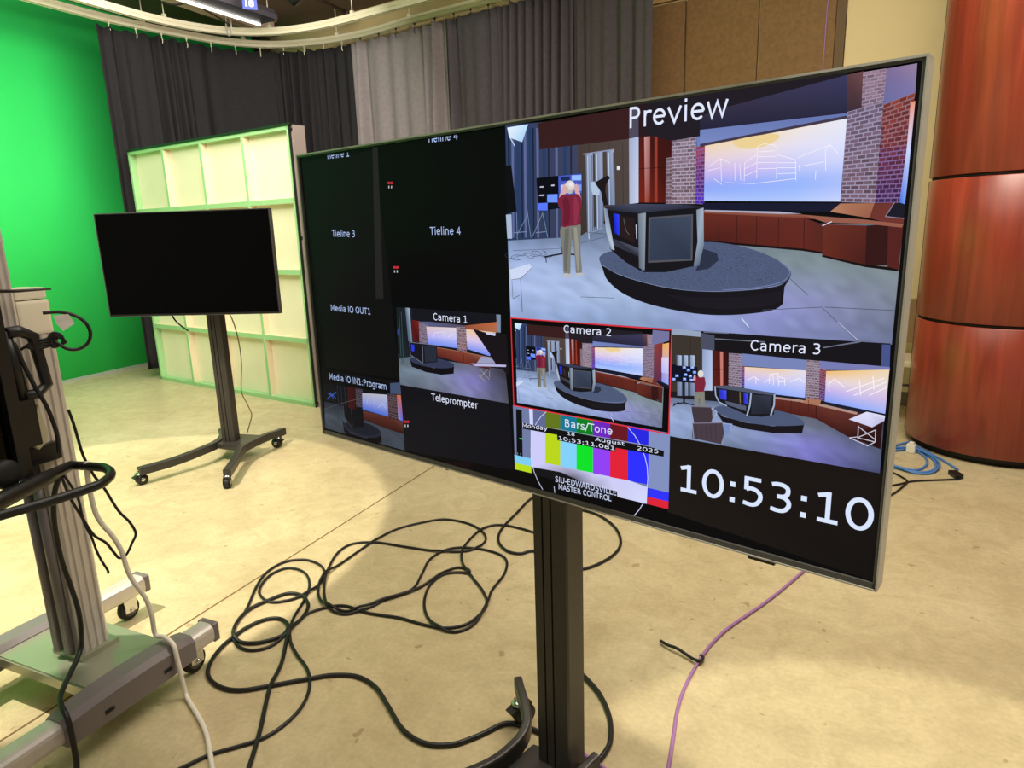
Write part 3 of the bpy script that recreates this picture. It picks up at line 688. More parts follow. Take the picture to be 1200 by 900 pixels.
def studio(p, cam2=False):
    """the studio view shown in Preview and again in Camera 2"""
    # floor
    p.patch([(594, 262), (1062, 262), (1045, 404), (598, 372)], [[(84, 100, 128), (96, 112, 140), (104, 116, 128), (104, 110, 122)], [(158, 178, 222), (140, 156, 184), (124, 140, 146), (126, 140, 142)], [(176, 194, 236), (168, 188, 222), (152, 156, 214), (120, 128, 146)], [(150, 172, 216), (136, 156, 194), (138, 146, 202), (106, 114, 146)]], 34, 16, .06)
    # curtains, brown wall, ceiling
    p.poly(P1([(50, 200), (420, 170), (425, 760), (62, 780)]), [(48, 62, 100), (62, 66, 96), (60, 64, 86), (40, 56, 92)])
    for i, x in enumerate((62, 80, 105, 128, 142, 165, 185, 205, 235, 262, 300, 340, 375)):
        p.poly(P1([(x, 215), (x+9+i % 3*4, 214), (x+12+i % 3*4, 765), (x+6, 765)]), [(28, 36, 62), (92, 104, 150), (40, 60, 100)][i % 3])
    p.poly(P1([(415, 300), (675, 262), (680, 600), (422, 760)]), [(72, 60, 55), (82, 70, 66), (78, 68, 64), (56, 48, 46)])
    for x in (470, 572, 640): p.line(P1([(x, 290), (x+3, 600)]), 1.0, (50, 42, 40))
    p.poly(P1([(215, 190), (675, 112), (672, 268), (222, 322)]), (56, 29, 30))
    p.poly(P1([(672, 112), (720, 102), (720, 258), (672, 268)]), (78, 74, 92))
    p.poly(P1([(60, 212), (165, 195), (135, 285), (70, 262)]), [(235, 245, 255), (190, 225, 255), (170, 210, 245), (215, 235, 255)])
    p.line(P1([(72, 258), (98, 305)]), 2, (205, 225, 245))
    # white wall, red column, left brick, blue wall
    p.poly(P1([(672, 268), (720, 258), (720, 590), (674, 596)]), [(160, 172, 205), (185, 196, 226), (200, 210, 236), (170, 182, 210)])
    p.poly(P1([(720, 140), (888, 115), (886, 590), (720, 588)]), [(60, 22, 20), (52, 18, 20), (70, 20, 16), (120, 36, 24)])
    p.poly(P1([(748, 258), (778, 254), (778, 588), (752, 588)]), [(200, 150, 150), (170, 100, 96), (120, 40, 30), (168, 84, 72)])
    p.poly(P1([(800, 250), (815, 250), (815, 588), (800, 588)]), (150, 58, 44)); p.line(P1([(720, 418), (858, 412)]), .8, (40, 10, 10))
    p.poly(P1([(720, 100), (888, 70), (888, 242), (720, 262)]), (42, 24, 30))
    p.brick(P1([(858, 365), (888, 360), (888, 595), (856, 595)]), 1, 12, (120, 95, 105), (110, 85, 95), (150, 135, 150), 3)
    p.brick(P1([(887, 236), (1010, 222), (1006, 595), (886, 595)]), 4, 20, (126, 108, 128), (120, 98, 110), (176, 164, 182), 4)
    p.poly(P1([(1010, 222), (1200, 195), (1200, 282), (1012, 312)]), (112, 128, 190))
    p.brick(P1([(1010, 308), (1056, 298), (1050, 598), (1005, 595)]), 2, 15, (150, 60, 66), (60, 40, 190), (130, 100, 160), 5)
    # navy ceiling band
    p.poly([(757, 120), (993, 80), (993, 132), (786, 165), (757, 157)], (33, 28, 36))
    p.poly(P2([(0, 330), (60, 300), (740, 118), (740, 306), (0, 395)]), [(46, 42, 62), (50, 46, 66), (60, 58, 92), (40, 40, 66), (34, 34, 58)])
    p.poly(P2([(740, 118), (822, 100), (812, 297), (738, 308)]), [(92, 62, 66), (110, 74, 76), (64, 44, 54), (56, 42, 56)])
    p.poly(P2([(0, 395), (742, 310), (740, 328), (0, 474)]), [(112, 128, 186), (104, 118, 178), (100, 116, 176), (122, 138, 196)])
    p.poly(P2([(0, 466), (742, 322), (738, 340), (0, 482)]), (66, 56, 74))
    # glowing wall picture
    sky = [[(240, 214, 184), (242, 220, 178), (240, 230, 224), (232, 232, 246)], [(230, 208, 220), (234, 220, 228), (228, 224, 246), (224, 228, 252)], [(200, 184, 238), (206, 190, 242), (200, 204, 250), (208, 214, 252)], [(140, 166, 250), (144, 172, 252), (146, 178, 252), (166, 186, 252)], [(176, 198, 252), (172, 198, 252), (180, 202, 253), (200, 212, 253)]]
    p.patch(P2([(25, 475), (738, 338), (705, 755), (20, 752)]), sky, 12, 10)
    p.sp(P2([(170, 450), (350, 415), (400, 430), (330, 475), (220, 490)]), (237, 210, 150))
    W_ = (252, 246, 255); V_ = (200, 178, 226)
    for a in ([(285, 640), (288, 480), (320, 465), (375, 470), (388, 490), (384, 640)], [(300, 505), (375, 500)], [(290, 530), (380, 528)], [(290, 560), (382, 558)], [(290, 590), (384, 588)],
              [(388, 520), (480, 545), (482, 650)], [(390, 560), (485, 560)], [(390, 585), (485, 585)], [(388, 615), (485, 612)], [(285, 520), (225, 560), (222, 655)], [(285, 560), (225, 590)], [(285, 600), (225, 625)],
              [(490, 535), (655, 470), (695, 515)], [(655, 470), (630, 500), (632, 600)], [(495, 580), (625, 555)], [(500, 600), (500, 570)], [(580, 645), (582, 600)],
              [(40, 580), (105, 540), (150, 560), (152, 650)], [(105, 540), (108, 655)], [(175, 560), (176, 650)], [(200, 565), (205, 650)], [(40, 600), (100, 585)], [(70, 640), (110, 670)], [(130, 660), (270, 665), (480, 640)]):
        p.line(P2(a), .75, W_)
    p.poly(P2([(300, 505), (372, 502), (372, 640), (302, 640)]), V_) if False else None
    p.poly(P2([(15, 762), (708, 762), (655, 806), (18, 798)]), (22, 24, 46))
    # right brick pillar with its dark side and the next lit wall
    p.poly(P2([(936, 88), (1092, 60), (1082, 208), (922, 268)]), [(124, 108, 150), (150, 128, 160), (124, 118, 168), (104, 108, 160)])
    p.brick(P2([(820, 105), (937, 86), (922, 262), (812, 288)]), 3, 10, (140, 112, 128), (122, 104, 128), (164, 146, 166), 6)
    p.brick(P2([(740, 305), (922, 255), (880, 762), (708, 758)]), 4, 22, (116, 98, 122), (110, 84, 96), (158, 148, 176), 7)
    p.brick(P2([(922, 268), (1082, 206), (1045, 470), (905, 490)]), 4, 10, (126, 56, 48), (104, 46, 60), (150, 108, 116), 8)
    p.brick(P2([(905, 490), (1045, 470), (1005, 760), (880, 762)]), 4, 12, (108, 48, 62), (60, 40, 92), (130, 100, 150), 9)
    p.poly(P2([(1058, 258), (1084, 248), (1058, 520), (1030, 768), (1002, 760), (1040, 480)]), [(226, 140, 110), (236, 160, 130), (190, 210, 255), (110, 150, 240), (60, 110, 226), (210, 214, 250)])
    # counter and cherry panels
    p.poly(P3([(432, 88), (790, 108), (855, 130), (852, 228), (780, 217), (430, 187)]), [(104, 44, 35), (100, 42, 34), (84, 38, 32), (88, 35, 29), (98, 38, 31), (76, 28, 24)])
    for x, y0, y1 in ((487, 92, 190), (551, 95, 196), (620, 99, 202), (697, 103, 208), (787, 108, 217)): p.line(P3([(x, y0), (x-2, y1)]), 1, (48, 20, 18))
    p.poly(P3([(432, 184), (780, 214), (852, 226), (852, 233), (780, 222), (432, 192)]), (26, 14, 16))
    p.poly(P3([(432, 80), (785, 95), (1000, 113), (990, 122), (785, 108), (432, 89)]), [(140, 88, 72), (150, 92, 76), (172, 116, 96), (120, 60, 48), (118, 56, 46), (130, 76, 62)])
    p.poly(P3([(436, 78), (700, 84), (780, 92), (700, 92), (436, 82)]), (176, 176, 200))
    p.poly(P2([(705, 765), (878, 763), (852, 838), (655, 806)]), [(176, 120, 92), (160, 104, 82), (150, 92, 72), (186, 130, 100)])
    p.poly(P2([(880, 765), (990, 760), (1030, 770), (1025, 885), (852, 838)]), (110, 52, 46))
    p.poly(P2([(978, 760), (1032, 768), (1026, 838), (932, 828)]), (26, 26, 38)); p.line(P2([(978, 760), (932, 830), (1026, 840)]), 1, (150, 140, 170))
    p.poly(P3([(855, 128), (1006, 133), (1000, 272), (850, 238)]), [(104, 46, 36), (92, 38, 30), (70, 28, 24), (104, 42, 32)])
    p.poly(P3([(1006, 133), (1082, 128), (1080, 274), (1000, 274)]), (52, 22, 22)); p.poly(P3([(1082, 128), (1136, 134), (1118, 292), (1080, 282)]), (84, 34, 32))
    p.poly(P3([(785, 96), (1000, 112), (1136, 128), (1130, 140), (1000, 126), (860, 122)]), (150, 92, 76)); p.line(P3([(850, 134), (884, 119)]), 1.4, (226, 220, 240))
    p.poly(P3([(850, 236), (1000, 270), (1080, 278), (1118, 288), (1118, 294), (1000, 279), (850, 243)]), (24, 14, 16))
    # platform
    pl = [(66, 250), (78, 234), (112, 222), (200, 212), (300, 200), (430, 191), (525, 198), (620, 222), (700, 258), (738, 292), (735, 318), (700, 341), (600, 357), (450, 364), (300, 350), (150, 310), (82, 274)]
    p.poly([q_[:2] for q_ in catmull([(x, y, 0) for x, y in P3([(66, 252), (84, 278), (150, 312), (300, 352), (450, 366), (600, 359), (700, 343), (736, 316), (718, 348)])], 5)] + [q_[:2] for q_ in catmull([(x, y, 0) for x, y in P3([(712, 408), (690, 425), (640, 438), (520, 448), (400, 442), (250, 412), (150, 372), (95, 325), (80, 290)])], 5)], (22, 20, 26))
    p.poly(P3([(300, 375), (450, 388), (600, 382), (706, 362), (704, 400), (640, 420), (520, 428), (400, 420)]), (27, 25, 32))
    p.sp(P3(pl), (78, 90, 120), 4)
    rnd = random.Random(4); p.n += 1; b = p.n
    for k in range(1500):
        a, r = rnd.uniform(0, 2*PI), math.sqrt(rnd.random())*.94; x, y = 405 + 325*r*math.cos(a), 277 + 80*r*math.sin(a) + .045*325*r*math.cos(a)
        p.n = b; v = rnd.uniform(.6, 1.4); p.poly(P3([(x-1.8, y-.8), (x+1.8, y-.8), (x+1.8, y+.8), (x-1.8, y+.8)]), (72*v, 84*v, 114*v))
    p.n = b+1
    p.poly(P3([(432, 215), (480, 230), (486, 255), (450, 285), (405, 292), (420, 250)]), (44, 50, 70))
    p.line([q_[:2] for q_ in catmull([(x, y, 0) for x, y in P3([(500, 359), (610, 352), (700, 334), (732, 310), (733, 288), (700, 258)])], 6)], 1.1, (120, 132, 180))
    p.line([q_[:2] for q_ in catmull([(x, y, 0) for x, y in P3([(84, 278), (150, 312), (300, 352), (450, 366), (600, 360), (700, 345), (738, 312)])], 6)], 1.1, (40, 44, 58))
    for seg in ([(735, 318), (800, 378)], [(850, 422), (975, 540)], [(860, 420), (1110, 432)], [(640, 430), (850, 420)], [(0, 384), (120, 388)]): p.line(P3(seg), .9, (70, 74, 90))
    p.line(P3([(566, 458), (592, 490)]), 1.6, (220, 225, 245)); p.line(P3([(905, 472), (975, 536)]), 1.2, (190, 190, 215))
    # news desk
    p.poly(P3([(84, 68), (160, 56), (330, 58), (432, 64), (425, 78), (215, 92), (90, 80)]), [(38, 40, 56), (66, 72, 94), (58, 62, 86), (30, 32, 44), (26, 26, 34), (46, 50, 66), (30, 30, 42)])
    p.poly(P3([(90, 78), (212, 90), (214, 294), (160, 262), (104, 216)]), (24, 20, 26))
    p.poly(P3([(116, 90), (136, 94), (137, 168), (120, 158)]), [(30, 40, 200), (46, 70, 250), (40, 60, 240), (24, 32, 170)])
    p.poly(P3([(140, 98), (190, 106), (190, 195), (142, 172)]), (40, 26, 28)); p.line(P3([(152, 110), (160, 150), (172, 165)]), 1, (90, 110, 110)); p.line(P3([(196, 130), (198, 180)]), 2, (200, 205, 225))
    p.poly(P3([(112, 178), (208, 214), (208, 244), (112, 200)]), [(50, 52, 66), (88, 92, 112), (40, 42, 56), (60, 62, 76)])
    p.poly(P3([(82, 70), (94, 74), (120, 220), (106, 216), (90, 150)]), [(140, 156, 180), (110, 124, 146), (190, 205, 225), (120, 134, 156), (170, 186, 206)])
    p.poly(P3([(228, 86), (410, 70), (418, 120), (416, 200), (402, 275), (300, 297), (222, 297), (218, 200)]), (22, 21, 27))
    p.poly(P3([(240, 104), (396, 93), (394, 256), (238, 264)]), (84, 84, 92)); p.poly(P3([(246, 110), (390, 99), (388, 250), (243, 257)]), [(58, 68, 88), (64, 74, 96), (46, 54, 74), (52, 60, 82)])
    p.poly(P3([(203, 92), (230, 88), (226, 290), (206, 282)]), [(110, 122, 136), (150, 164, 178), (130, 142, 156), (88, 98, 112)])
    p.poly(P3([(408, 78), (433, 70), (434, 200), (418, 274), (398, 276), (412, 190)]), [(128, 140, 156), (164, 178, 196), (120, 134, 154), (90, 100, 120), (110, 122, 144), (150, 164, 186)])
    # left side: tubes, figure, television, person, cables
    for xa, xb, yt, yb in ((455, 490, 345, 740), (500, 540, 335, 722), (560, 597, 330, 600)):
        p.poly(P1([(xa, yt), (xb, yt-5), (xb+5, yb), (xa+8, yb)]), [(120, 134, 166), (164, 178, 208), (140, 154, 186), (96, 110, 140)]); p.line(P1([(xa+10, yt+8), (xa+16, yb)]), 1.6, (200, 212, 236)); p.line(P1([(xb-4, yt+6), (xb+1, yb)]), 1.3, (60, 66, 86))
    p.line(P1([(443, 346), (600, 322)]), 2.2, (140, 150, 178)); p.line(P1([(470, 735), (472, 772)]), 2, (200, 205, 220)); p.line(P1([(470, 745), (545, 715)]), 1.4, (150, 156, 170))
    p.poly(P1([(478, 488), (500, 482), (526, 520), (524, 552), (490, 550)]), (176, 196, 222)); p.poly(P1([(500, 488), (570, 450), (576, 468), (556, 500), (554, 530), (566, 600), (545, 604), (532, 535)]), (30, 22, 26))
    p.poly(P1([(612, 405), (626, 405), (626, 424), (612, 424)]), (226, 230, 240))
    p.poly(P1([(50, 405), (82, 400), (108, 632), (60, 645)]), (12, 12, 18)); p.poly(P1([(55, 650), (82, 648), (86, 770), (62, 770)]), (170, 186, 214))
    for a in ([(108, 640), (112, 775)], [(160, 620), (180, 765)], [(165, 650), (110, 750)], [(240, 640), (188, 760)], [(238, 640), (265, 765)], [(205, 740), (255, 735)], [(95, 740), (160, 735)]): p.line(P1(a), 1.2, (130, 150, 180))
    p.poly(P1([(208, 466), (438, 440), (438, 602), (215, 632)]), (10, 10, 20))
    p.poly(P1([(318, 455), (436, 442), (436, 600), (320, 612)]), (70, 90, 190))
    for x, y, w, h, c in ((330, 460, 45, 20, (30, 40, 90)), (385, 452, 48, 25, (150, 190, 255)), (330, 500, 30, 40, (190, 210, 255)), (400, 500, 34, 30, (120, 160, 250)), (400, 545, 34, 20, (20, 24, 50)), (262, 548, 52, 40, (110, 150, 255)), (216, 592, 48, 36, (90, 120, 255)), (272, 592, 44, 26, (16, 16, 26)), (225, 508, 18, 5, (200, 205, 230)), (282, 500, 16, 6, (200, 205, 230)), (222, 550, 26, 6, (190, 196, 226)), (325, 570, 40, 30, (150, 180, 255))):
        p.poly(P1([(x, y), (x+w, y-2), (x+w, y+h), (x, y+h)]), c)
    p.line(P1([(335, 740), (338, 840)]), 3, (20, 20, 26)); p.line(P1([(245, 862), (340, 845), (400, 850)]), 3, (20, 20, 26)); p.line(P1([(255, 862), (258, 890)]), 2.4, (20, 20, 26))
    for k in range(7):
        a = [(80 + k*30 + 30*math.cos(j*.8+k), 855 + 12*math.sin(k) + 14*math.sin(j*.8+k)) for j in range(7)]; p.line(P1(a), .9, (50, 58, 78))
    p.line(P1([(90, 830), (320, 820), (560, 760)]), .8, (64, 72, 94)); p.line(P1([(440, 735), (560, 748)]), .9, (60, 66, 86))
    SK = (214, 168, 176)
    p.sp(P1([(318, 590), (326, 550), (342, 502), (352, 496), (362, 506), (356, 545), (345, 600)]), SK); p.sp(P1([(396, 508), (404, 498), (416, 500), (428, 548), (434, 585), (412, 565)]), SK)
    p.sp(P1([(334, 706), (380, 700), (427, 694), (430, 760), (430, 850), (436, 940), (408, 948), (402, 870), (388, 772), (380, 860), (376, 950), (346, 948), (340, 840), (328, 760)]), (124, 124, 116), 4)
    p.poly(P1([(352, 720), (372, 715), (370, 800), (360, 930), (350, 930), (346, 820)]), (104, 104, 100)); p.poly(P1([(396, 715), (410, 712), (420, 800), (424, 930), (414, 932), (404, 840)]), (150, 148, 138))
    p.line(P1([(333, 708), (428, 696)]), 1.2, (70, 40, 46)); p.line(P1([(385, 720), (388, 775)]), .8, (84, 84, 80))
    p.sp(P1([(346, 944), (378, 948), (384, 964), (345, 964)]), (186, 186, 190)); p.sp(P1([(406, 944), (436, 942), (442, 956), (406, 958)]), (186, 186, 190))
    p.sp(P1([(314, 585), (326, 560), (352, 546), (380, 552), (408, 544), (430, 562), (436, 600), (428, 640), (428, 695), (380, 706), (336, 708), (336, 640), (324, 612)]), (124, 36, 60), 4)
    p.sp(P1([(340, 580), (360, 560), (376, 600), (372, 690), (344, 700), (346, 630)]), (104, 28, 50)); p.sp(P1([(396, 570), (412, 566), (420, 620), (412, 690), (398, 690)]), (142, 48, 74))
    hx, hy = 580+376/4.2857, 100+512/4.2857
    p.ell(hx, hy, 5.6, 7.6, (190, 182, 180)); p.ell(hx+.3, hy-2.4, 5.4, 5.6, (220, 214, 212)); p.ell(hx+1.2, hy-3.5, 2.6, 2.4, (238, 234, 234)); p.ell(hx-3.6, hy+1, 1.4, 2.4, (206, 160, 160))
    # table in the near left corner
    p.poly([(597, 316), (621, 309), (623, 314), (610, 326), (599, 328)], (206, 216, 244)); p.line([(610, 326), (612, 366)], 1.4, (26, 28, 40)); p.line([(600, 330), (601, 350), (609, 346)], 1, (40, 44, 60)); p.line([(599, 328), (611, 326), (623, 314)], 1, (70, 76, 100))

pv = Pic('preview_picture', 'Preview picture: news desk on a round platform in the studio', base=8); studio(pv)
pv.poly(P3([(330, 500), (430, 506), (425, 530), (330, 525)]), (46, 44, 46))
# the dark rim between picture and bezel on the right
pv.poly([(1077, 72), (1084, 70), (1050, 402), (1045, 404)], (14, 12, 13))
pv.done()

# Camera 2 repeats the preview view at a third of the size, inside a red border
pc = Pic('camera_two_picture', 'Camera 2 picture with a red border', base=60)
a0, a1 = scr(597, 378), scr(1060, 250)
ux0, uz1 = scr(591, 143); ux1 = scr(1062, 240)[0]; ux0, ux1 = ux0 + .028*(ux1-ux0), ux1 + .028*(ux1-ux0); uz0 = scr(598, 372)[1]
q = [(602, 374), (784, 388), (784, 505), (605, 472)]
vx0, vz1 = scr(603, 376); vx1 = scr(783, 440)[0]; vz0 = scr(606, 472)[1]
pc.post = lambda x, z: (vx0 + (min(max(x, ux0), ux1)-ux0)/(ux1-ux0)*(vx1-vx0), vz0 + (min(max(z, uz0), uz1+.0)-uz0)/(uz1-uz0)*(vz1-vz0))
lw = Pic.line
def thin(self, pts, w, c): lw(self, pts, w*.42, c)
Pic.line = thin
studio(pc); pc.post = None; Pic.line = lw
K2 = crop(590, 360, 5.624)
pc.poly(K2([(984, 150), (1094, 160), (1092, 222), (1000, 245), (978, 240)]), (116, 116, 160))
pc.poly(K2([(995, 246), (1050, 233), (1044, 505), (992, 480)]), [(140, 62, 54), (130, 52, 48), (84, 44, 90), (96, 48, 62)])
pc.poly(K2([(1049, 243), (1092, 234), (1088, 526), (1042, 502)]), [(236, 170, 90), (240, 180, 100), (150, 170, 250), (120, 150, 246)])
pc.poly(K2([(1042, 330), (1090, 330), (1088, 440), (1042, 430)]), [(220, 204, 236), (226, 214, 240), (190, 196, 252), (180, 186, 250)])
pc.poly(K2([(1005, 488), (1042, 490), (1088, 512), (1087, 540), (1030, 512)]), (28, 24, 40))
pc.done()
bd = Pic('red_border', 'red border around Camera 2', base=420)
A, B, Cc, Dd = (599, 372.5), (787.5, 386.5), (784, 508.5), (602.5, 475)
for s0, s1 in ((A, B), (B, Cc), (Cc, Dd), (Dd, A)): bd.line([s0, s1], 2.6, (226, 52, 66))
bd.done()

# Camera 1
k = Pic('camera_one_picture', 'Camera 1 picture', base=8)
k.poly(C1([(530, 85), (1040, 122), (1098, 570), (550, 475)]), (24, 24, 32))
k.patch(C1([(542, 320), (1080, 400), (1096, 570), (550, 475)]), [[(70, 84, 92), (80, 92, 104), (110, 110, 130), (56, 52, 64)], [(112, 128, 142), (122, 134, 156), (128, 124, 190), (64, 66, 84)], [(96, 106, 122), (104, 110, 128), (128, 128, 176), (80, 84, 96)]], 14, 6, .08)
k.poly(C1([(530, 88), (612, 94), (622, 330), (545, 345)]), [(20, 30, 30), (36, 40, 50), (24, 26, 34), (34, 46, 50)])
for x in (545, 556): k.line(C1([(x, 110), (x+12, 370)]), 1.2, (70, 100, 110))
k.ell(340+540/4.2857, 340+210/4.2857, .8, 4, (50, 70, 130))
k.poly(C1([(576, 88), (598, 90), (612, 262), (592, 258)]), [(90, 106, 124), (164, 180, 200), (120, 136, 160), (80, 92, 110)])
k.poly(C1([(608, 150), (648, 156), (652, 266), (616, 260)]), [(96, 24, 24), (120, 36, 34), (60, 20, 24), (90, 24, 24)])
k.poly(C1([(645, 158), (1038, 165), (1038, 215), (880, 190), (648, 185)]), [(90, 98, 140), (110, 80, 60), (140, 90, 60), (80, 70, 90), (90, 96, 140)])
k.brick(C1([(645, 160), (690, 178), (692, 275), (648, 266)]), 3, 9, (118, 100, 118), (104, 90, 110), (140, 130, 150), 21)
k.brick(C1([(832, 184), (884, 186), (886, 312), (836, 300)]), 3, 9, (130, 108, 116), (120, 80, 80), (154, 140, 156), 22)
k.poly(C1([(876, 178), (1036, 160), (1036, 210), (880, 200)]), [(150, 80, 50), (190, 104, 60), (170, 110, 80), (140, 60, 60)])
k.patch(C1([(682, 183), (832, 189), (836, 292), (692, 272)]), [[(222, 196, 190), (226, 214, 220)], [(190, 180, 240), (200, 200, 246)], [(110, 140, 240), (120, 146, 244)]], 4, 6)
for a in ([(720, 240), (722, 215), (770, 210), (775, 245)], [(745, 212), (748, 243)], [(790, 238), (815, 220)]): k.line(C1(a), .9, (240, 236, 255))
k.patch(C1([(882, 196), (1030, 212), (1002, 332), (888, 296)]), [[(236, 200, 160), (236, 190, 150)], [(220, 200, 236), (206, 196, 240)], [(130, 150, 240), (120, 140, 240)]], 4, 6)
k.poly(C1([(735, 288), (872, 312), (1010, 340), (1000, 400), (870, 368), (738, 332)]), [(120, 56, 42), (130, 66, 50), (150, 90, 76), (60, 28, 26), (110, 42, 34), (90, 34, 30)])
k.line(C1([(870, 318), (870, 368)]), 1.2, (50, 20, 20)); k.line(C1([(738, 288), (880, 314), (1000, 338)]), 1.2, (170, 120, 96))
k.poly(C1([(598, 345), (640, 372), (720, 392), (822, 384), (820, 420), (760, 426), (680, 412), (610, 385)]), (18, 15, 20))
k.ell(340+712/4.2857, 340+364/4.2857, 112/4.2857, 25/4.2857, (52, 58, 84), .14)
k.poly(C1([(598, 262), (735, 276), (738, 362), (668, 368), (602, 325)]), (24, 22, 30)); k.poly(C1([(606, 272), (622, 276), (622, 310), (608, 304)]), (40, 60, 220)); k.poly(C1([(672, 278), (732, 280), (734, 358), (676, 362)]), (40, 44, 58))
k.line(C1([(598, 262), (603, 325), (665, 368)]), 1.4, (120, 132, 150)); k.line(C1([(664, 280), (666, 366)]), 1.6, (110, 120, 136)); k.line(C1([(598, 262), (735, 277)]), 1.2, (120, 130, 150))
k.poly(C1([(915, 194), (975, 212), (1086, 222), (1096, 430), (1050, 385), (1008, 330)]), (24, 18, 24)); k.poly(C1([(980, 212), (1030, 218), (1028, 230), (985, 222)]), (200, 206, 240))
k.poly(C1([(935, 368), (958, 334), (1008, 338), (1030, 368)]), (156, 158, 190)); k.poly(C1([(905, 368), (1084, 376), (1082, 386), (930, 382)]), (186, 184, 226))
for a in ([(955, 400), (1000, 450)], [(990, 400), (950, 440)], [(945, 430), (985, 462)], [(1000, 405), (1000, 440)]): k.line(C1(a), 1.1, (176, 166, 150))
for x in (548, 556): k.line(C1([(x, 300), (x+16, 370)]), 1.2, (26, 36, 40))
k.poly(C1([(1034, 122), (1056, 124), (1056, 214), (1036, 210)]), (120, 136, 160))
k.poly(C1([(608, 90), (1034, 126), (1036, 160), (880, 178), (612, 150)]), (22, 22, 30))
k.done()

# programme picture, dimmer
k = Pic('program_picture', 'dim Media IO IN1 programme picture', base=8); k.gain = .8
k.poly(C1([(152, 400), (548, 462), (574, 806), (172, 694)]), (20, 20, 26))
k.patch(C1([(170, 560), (562, 650), (574, 806), (174, 694)]), [[(40, 44, 56), (50, 56, 66), (60, 64, 74)], [(76, 84, 96), (70, 78, 90), (66, 74, 86)], [(60, 66, 78), (56, 62, 74), (76, 84, 96)]], 10, 6, .1)
k.brick(C1([(326, 490), (362, 498), (364, 606), (330, 598)]), 2, 9, (70, 60, 70), (64, 54, 66), (90, 84, 98), 31); k.brick(C1([(486, 520), (536, 528), (545, 660), (494, 645)]), 3, 9, (84, 60, 64), (70, 44, 48), (104, 88, 98), 32)
k.poly(C1([(500, 468), (550, 464), (556, 524), (500, 520)]), (74, 88, 120))
k.patch(C1([(360, 517), (486, 526), (492, 636), (362, 600)]), [[(200, 196, 210), (206, 206, 226)], [(160, 170, 236), (170, 180, 240)], [(80, 110, 226), (90, 120, 230)]], 3, 6)
for a in ([(385, 575), (388, 545), (420, 548), (424, 585)], [(440, 590), (462, 570), (480, 595)]): k.line(C1(a), 1, (226, 226, 250))
k.poly(C1([(534, 526), (554, 528), (566, 660), (542, 648)]), [(216, 110, 60), (226, 130, 80), (80, 110, 226), (150, 160, 236)])
k.poly(C1([(366, 606), (494, 640), (566, 664), (568, 724), (494, 700), (370, 652)]), [(104, 56, 46), (96, 48, 40), (110, 60, 54), (50, 22, 22), (66, 26, 24), (70, 30, 28)])
k.poly(C1([(262, 655), (300, 720), (380, 745), (456, 715), (458, 766), (390, 775), (310, 760), (270, 710)]), (14, 12, 16))
k.ell(340+362/4.2857, 340+700/4.2857, 98/4.2857, 36/4.2857, (38, 42, 58), .25); k.ell(340+362/4.2857, 340+696/4.2857, 84/4.2857, 29/4.2857, (30, 33, 46), .25)
k.poly(C1([(265, 578), (362, 590), (372, 688), (312, 690), (272, 640)]), (18, 17, 24)); k.line(C1([(265, 578), (272, 640), (310, 690)]), 1.3, (76, 84, 100)); k.line(C1([(305, 592), (312, 688)]), 1.2, (70, 78, 92))
k.poly(C1([(285, 478), (322, 488), (326, 600), (290, 590)]), (64, 24, 26))
for x in (235, 252, 270): k.line(C1([(x, 470), (x+8, 590)]), 1.6, (54, 62, 78))
for a in ([(184, 548), (206, 528), (220, 520), (230, 512)], [(190, 520), (215, 530), (228, 545)], [(200, 512), (214, 545)]): k.line(C1(a), 2.6, (70, 100, 200))
for x in (222, 236): k.line(C1([(x, 600), (x+4, 665)]), 1.4, (20, 22, 30))
k.poly(C1([(160, 402), (500, 468), (502, 522), (196, 470), (158, 468)]), (13, 13, 17)); k.line(C1([(165, 600), (250, 570), (358, 542)]), .8, (110, 106, 110))
k.done()

# Camera 3
k = Pic('camera_three_picture', 'Camera 3 picture', base=300)
k.poly(C3([(28, 34), (1172, 100), (1116, 776), (22, 582)]), (30, 27, 32))
k.patch(C3([(24, 380), (1140, 480), (1116, 776), (22, 582)]), [[(100, 112, 140), (90, 100, 124), (76, 78, 92), (50, 44, 54)], [(150, 168, 208), (136, 150, 186), (110, 116, 136), (70, 76, 96)], [(150, 168, 212), (140, 156, 196), (130, 128, 208), (84, 92, 118)], [(140, 160, 200), (110, 124, 156), (120, 116, 190), (70, 76, 110)]], 20, 10, .06)
k.poly(C3([(30, 46), (192, 60), (192, 345), (28, 350)]), (60, 52, 46))
for x in (65, 130): k.line(C3([(x, 60), (x+1, 300)]), 1, (40, 34, 32))
k.poly(C3([(30, 20), (190, 38), (190, 66), (30, 52)]), (150, 164, 190))
k.poly(C3([(192, 125), (246, 132), (244, 345), (192, 345)]), [(140, 156, 200), (176, 192, 226), (186, 200, 232), (160, 176, 214)])
k.poly(C3([(244, 135), (330, 145), (328, 330), (244, 345)]), [(84, 26, 24), (40, 14, 16), (50, 14, 16), (100, 30, 26)]); k.poly(C3([(284, 142), (300, 143), (300, 325), (286, 325)]), (196, 120, 110)); k.line(C3([(244, 238), (315, 234)]), .8, (40, 12, 12))
k.brick(C3([(330, 150), (402, 155), (398, 335), (328, 325)]), 4, 15, (124, 106, 124), (116, 98, 116), (164, 152, 172), 41)
k.poly(C3([(400, 152), (736, 186), (736, 242), (400, 216)]), (118, 132, 184)); k.poly(C3([(804, 190), (1168, 222), (1168, 240), (804, 238)]), (120, 124, 180))
k.brick(C3([(400, 214), (413, 216), (412, 330), (398, 328)]), 1, 10, (140, 60, 70), (70, 50, 180), (130, 110, 160), 42)
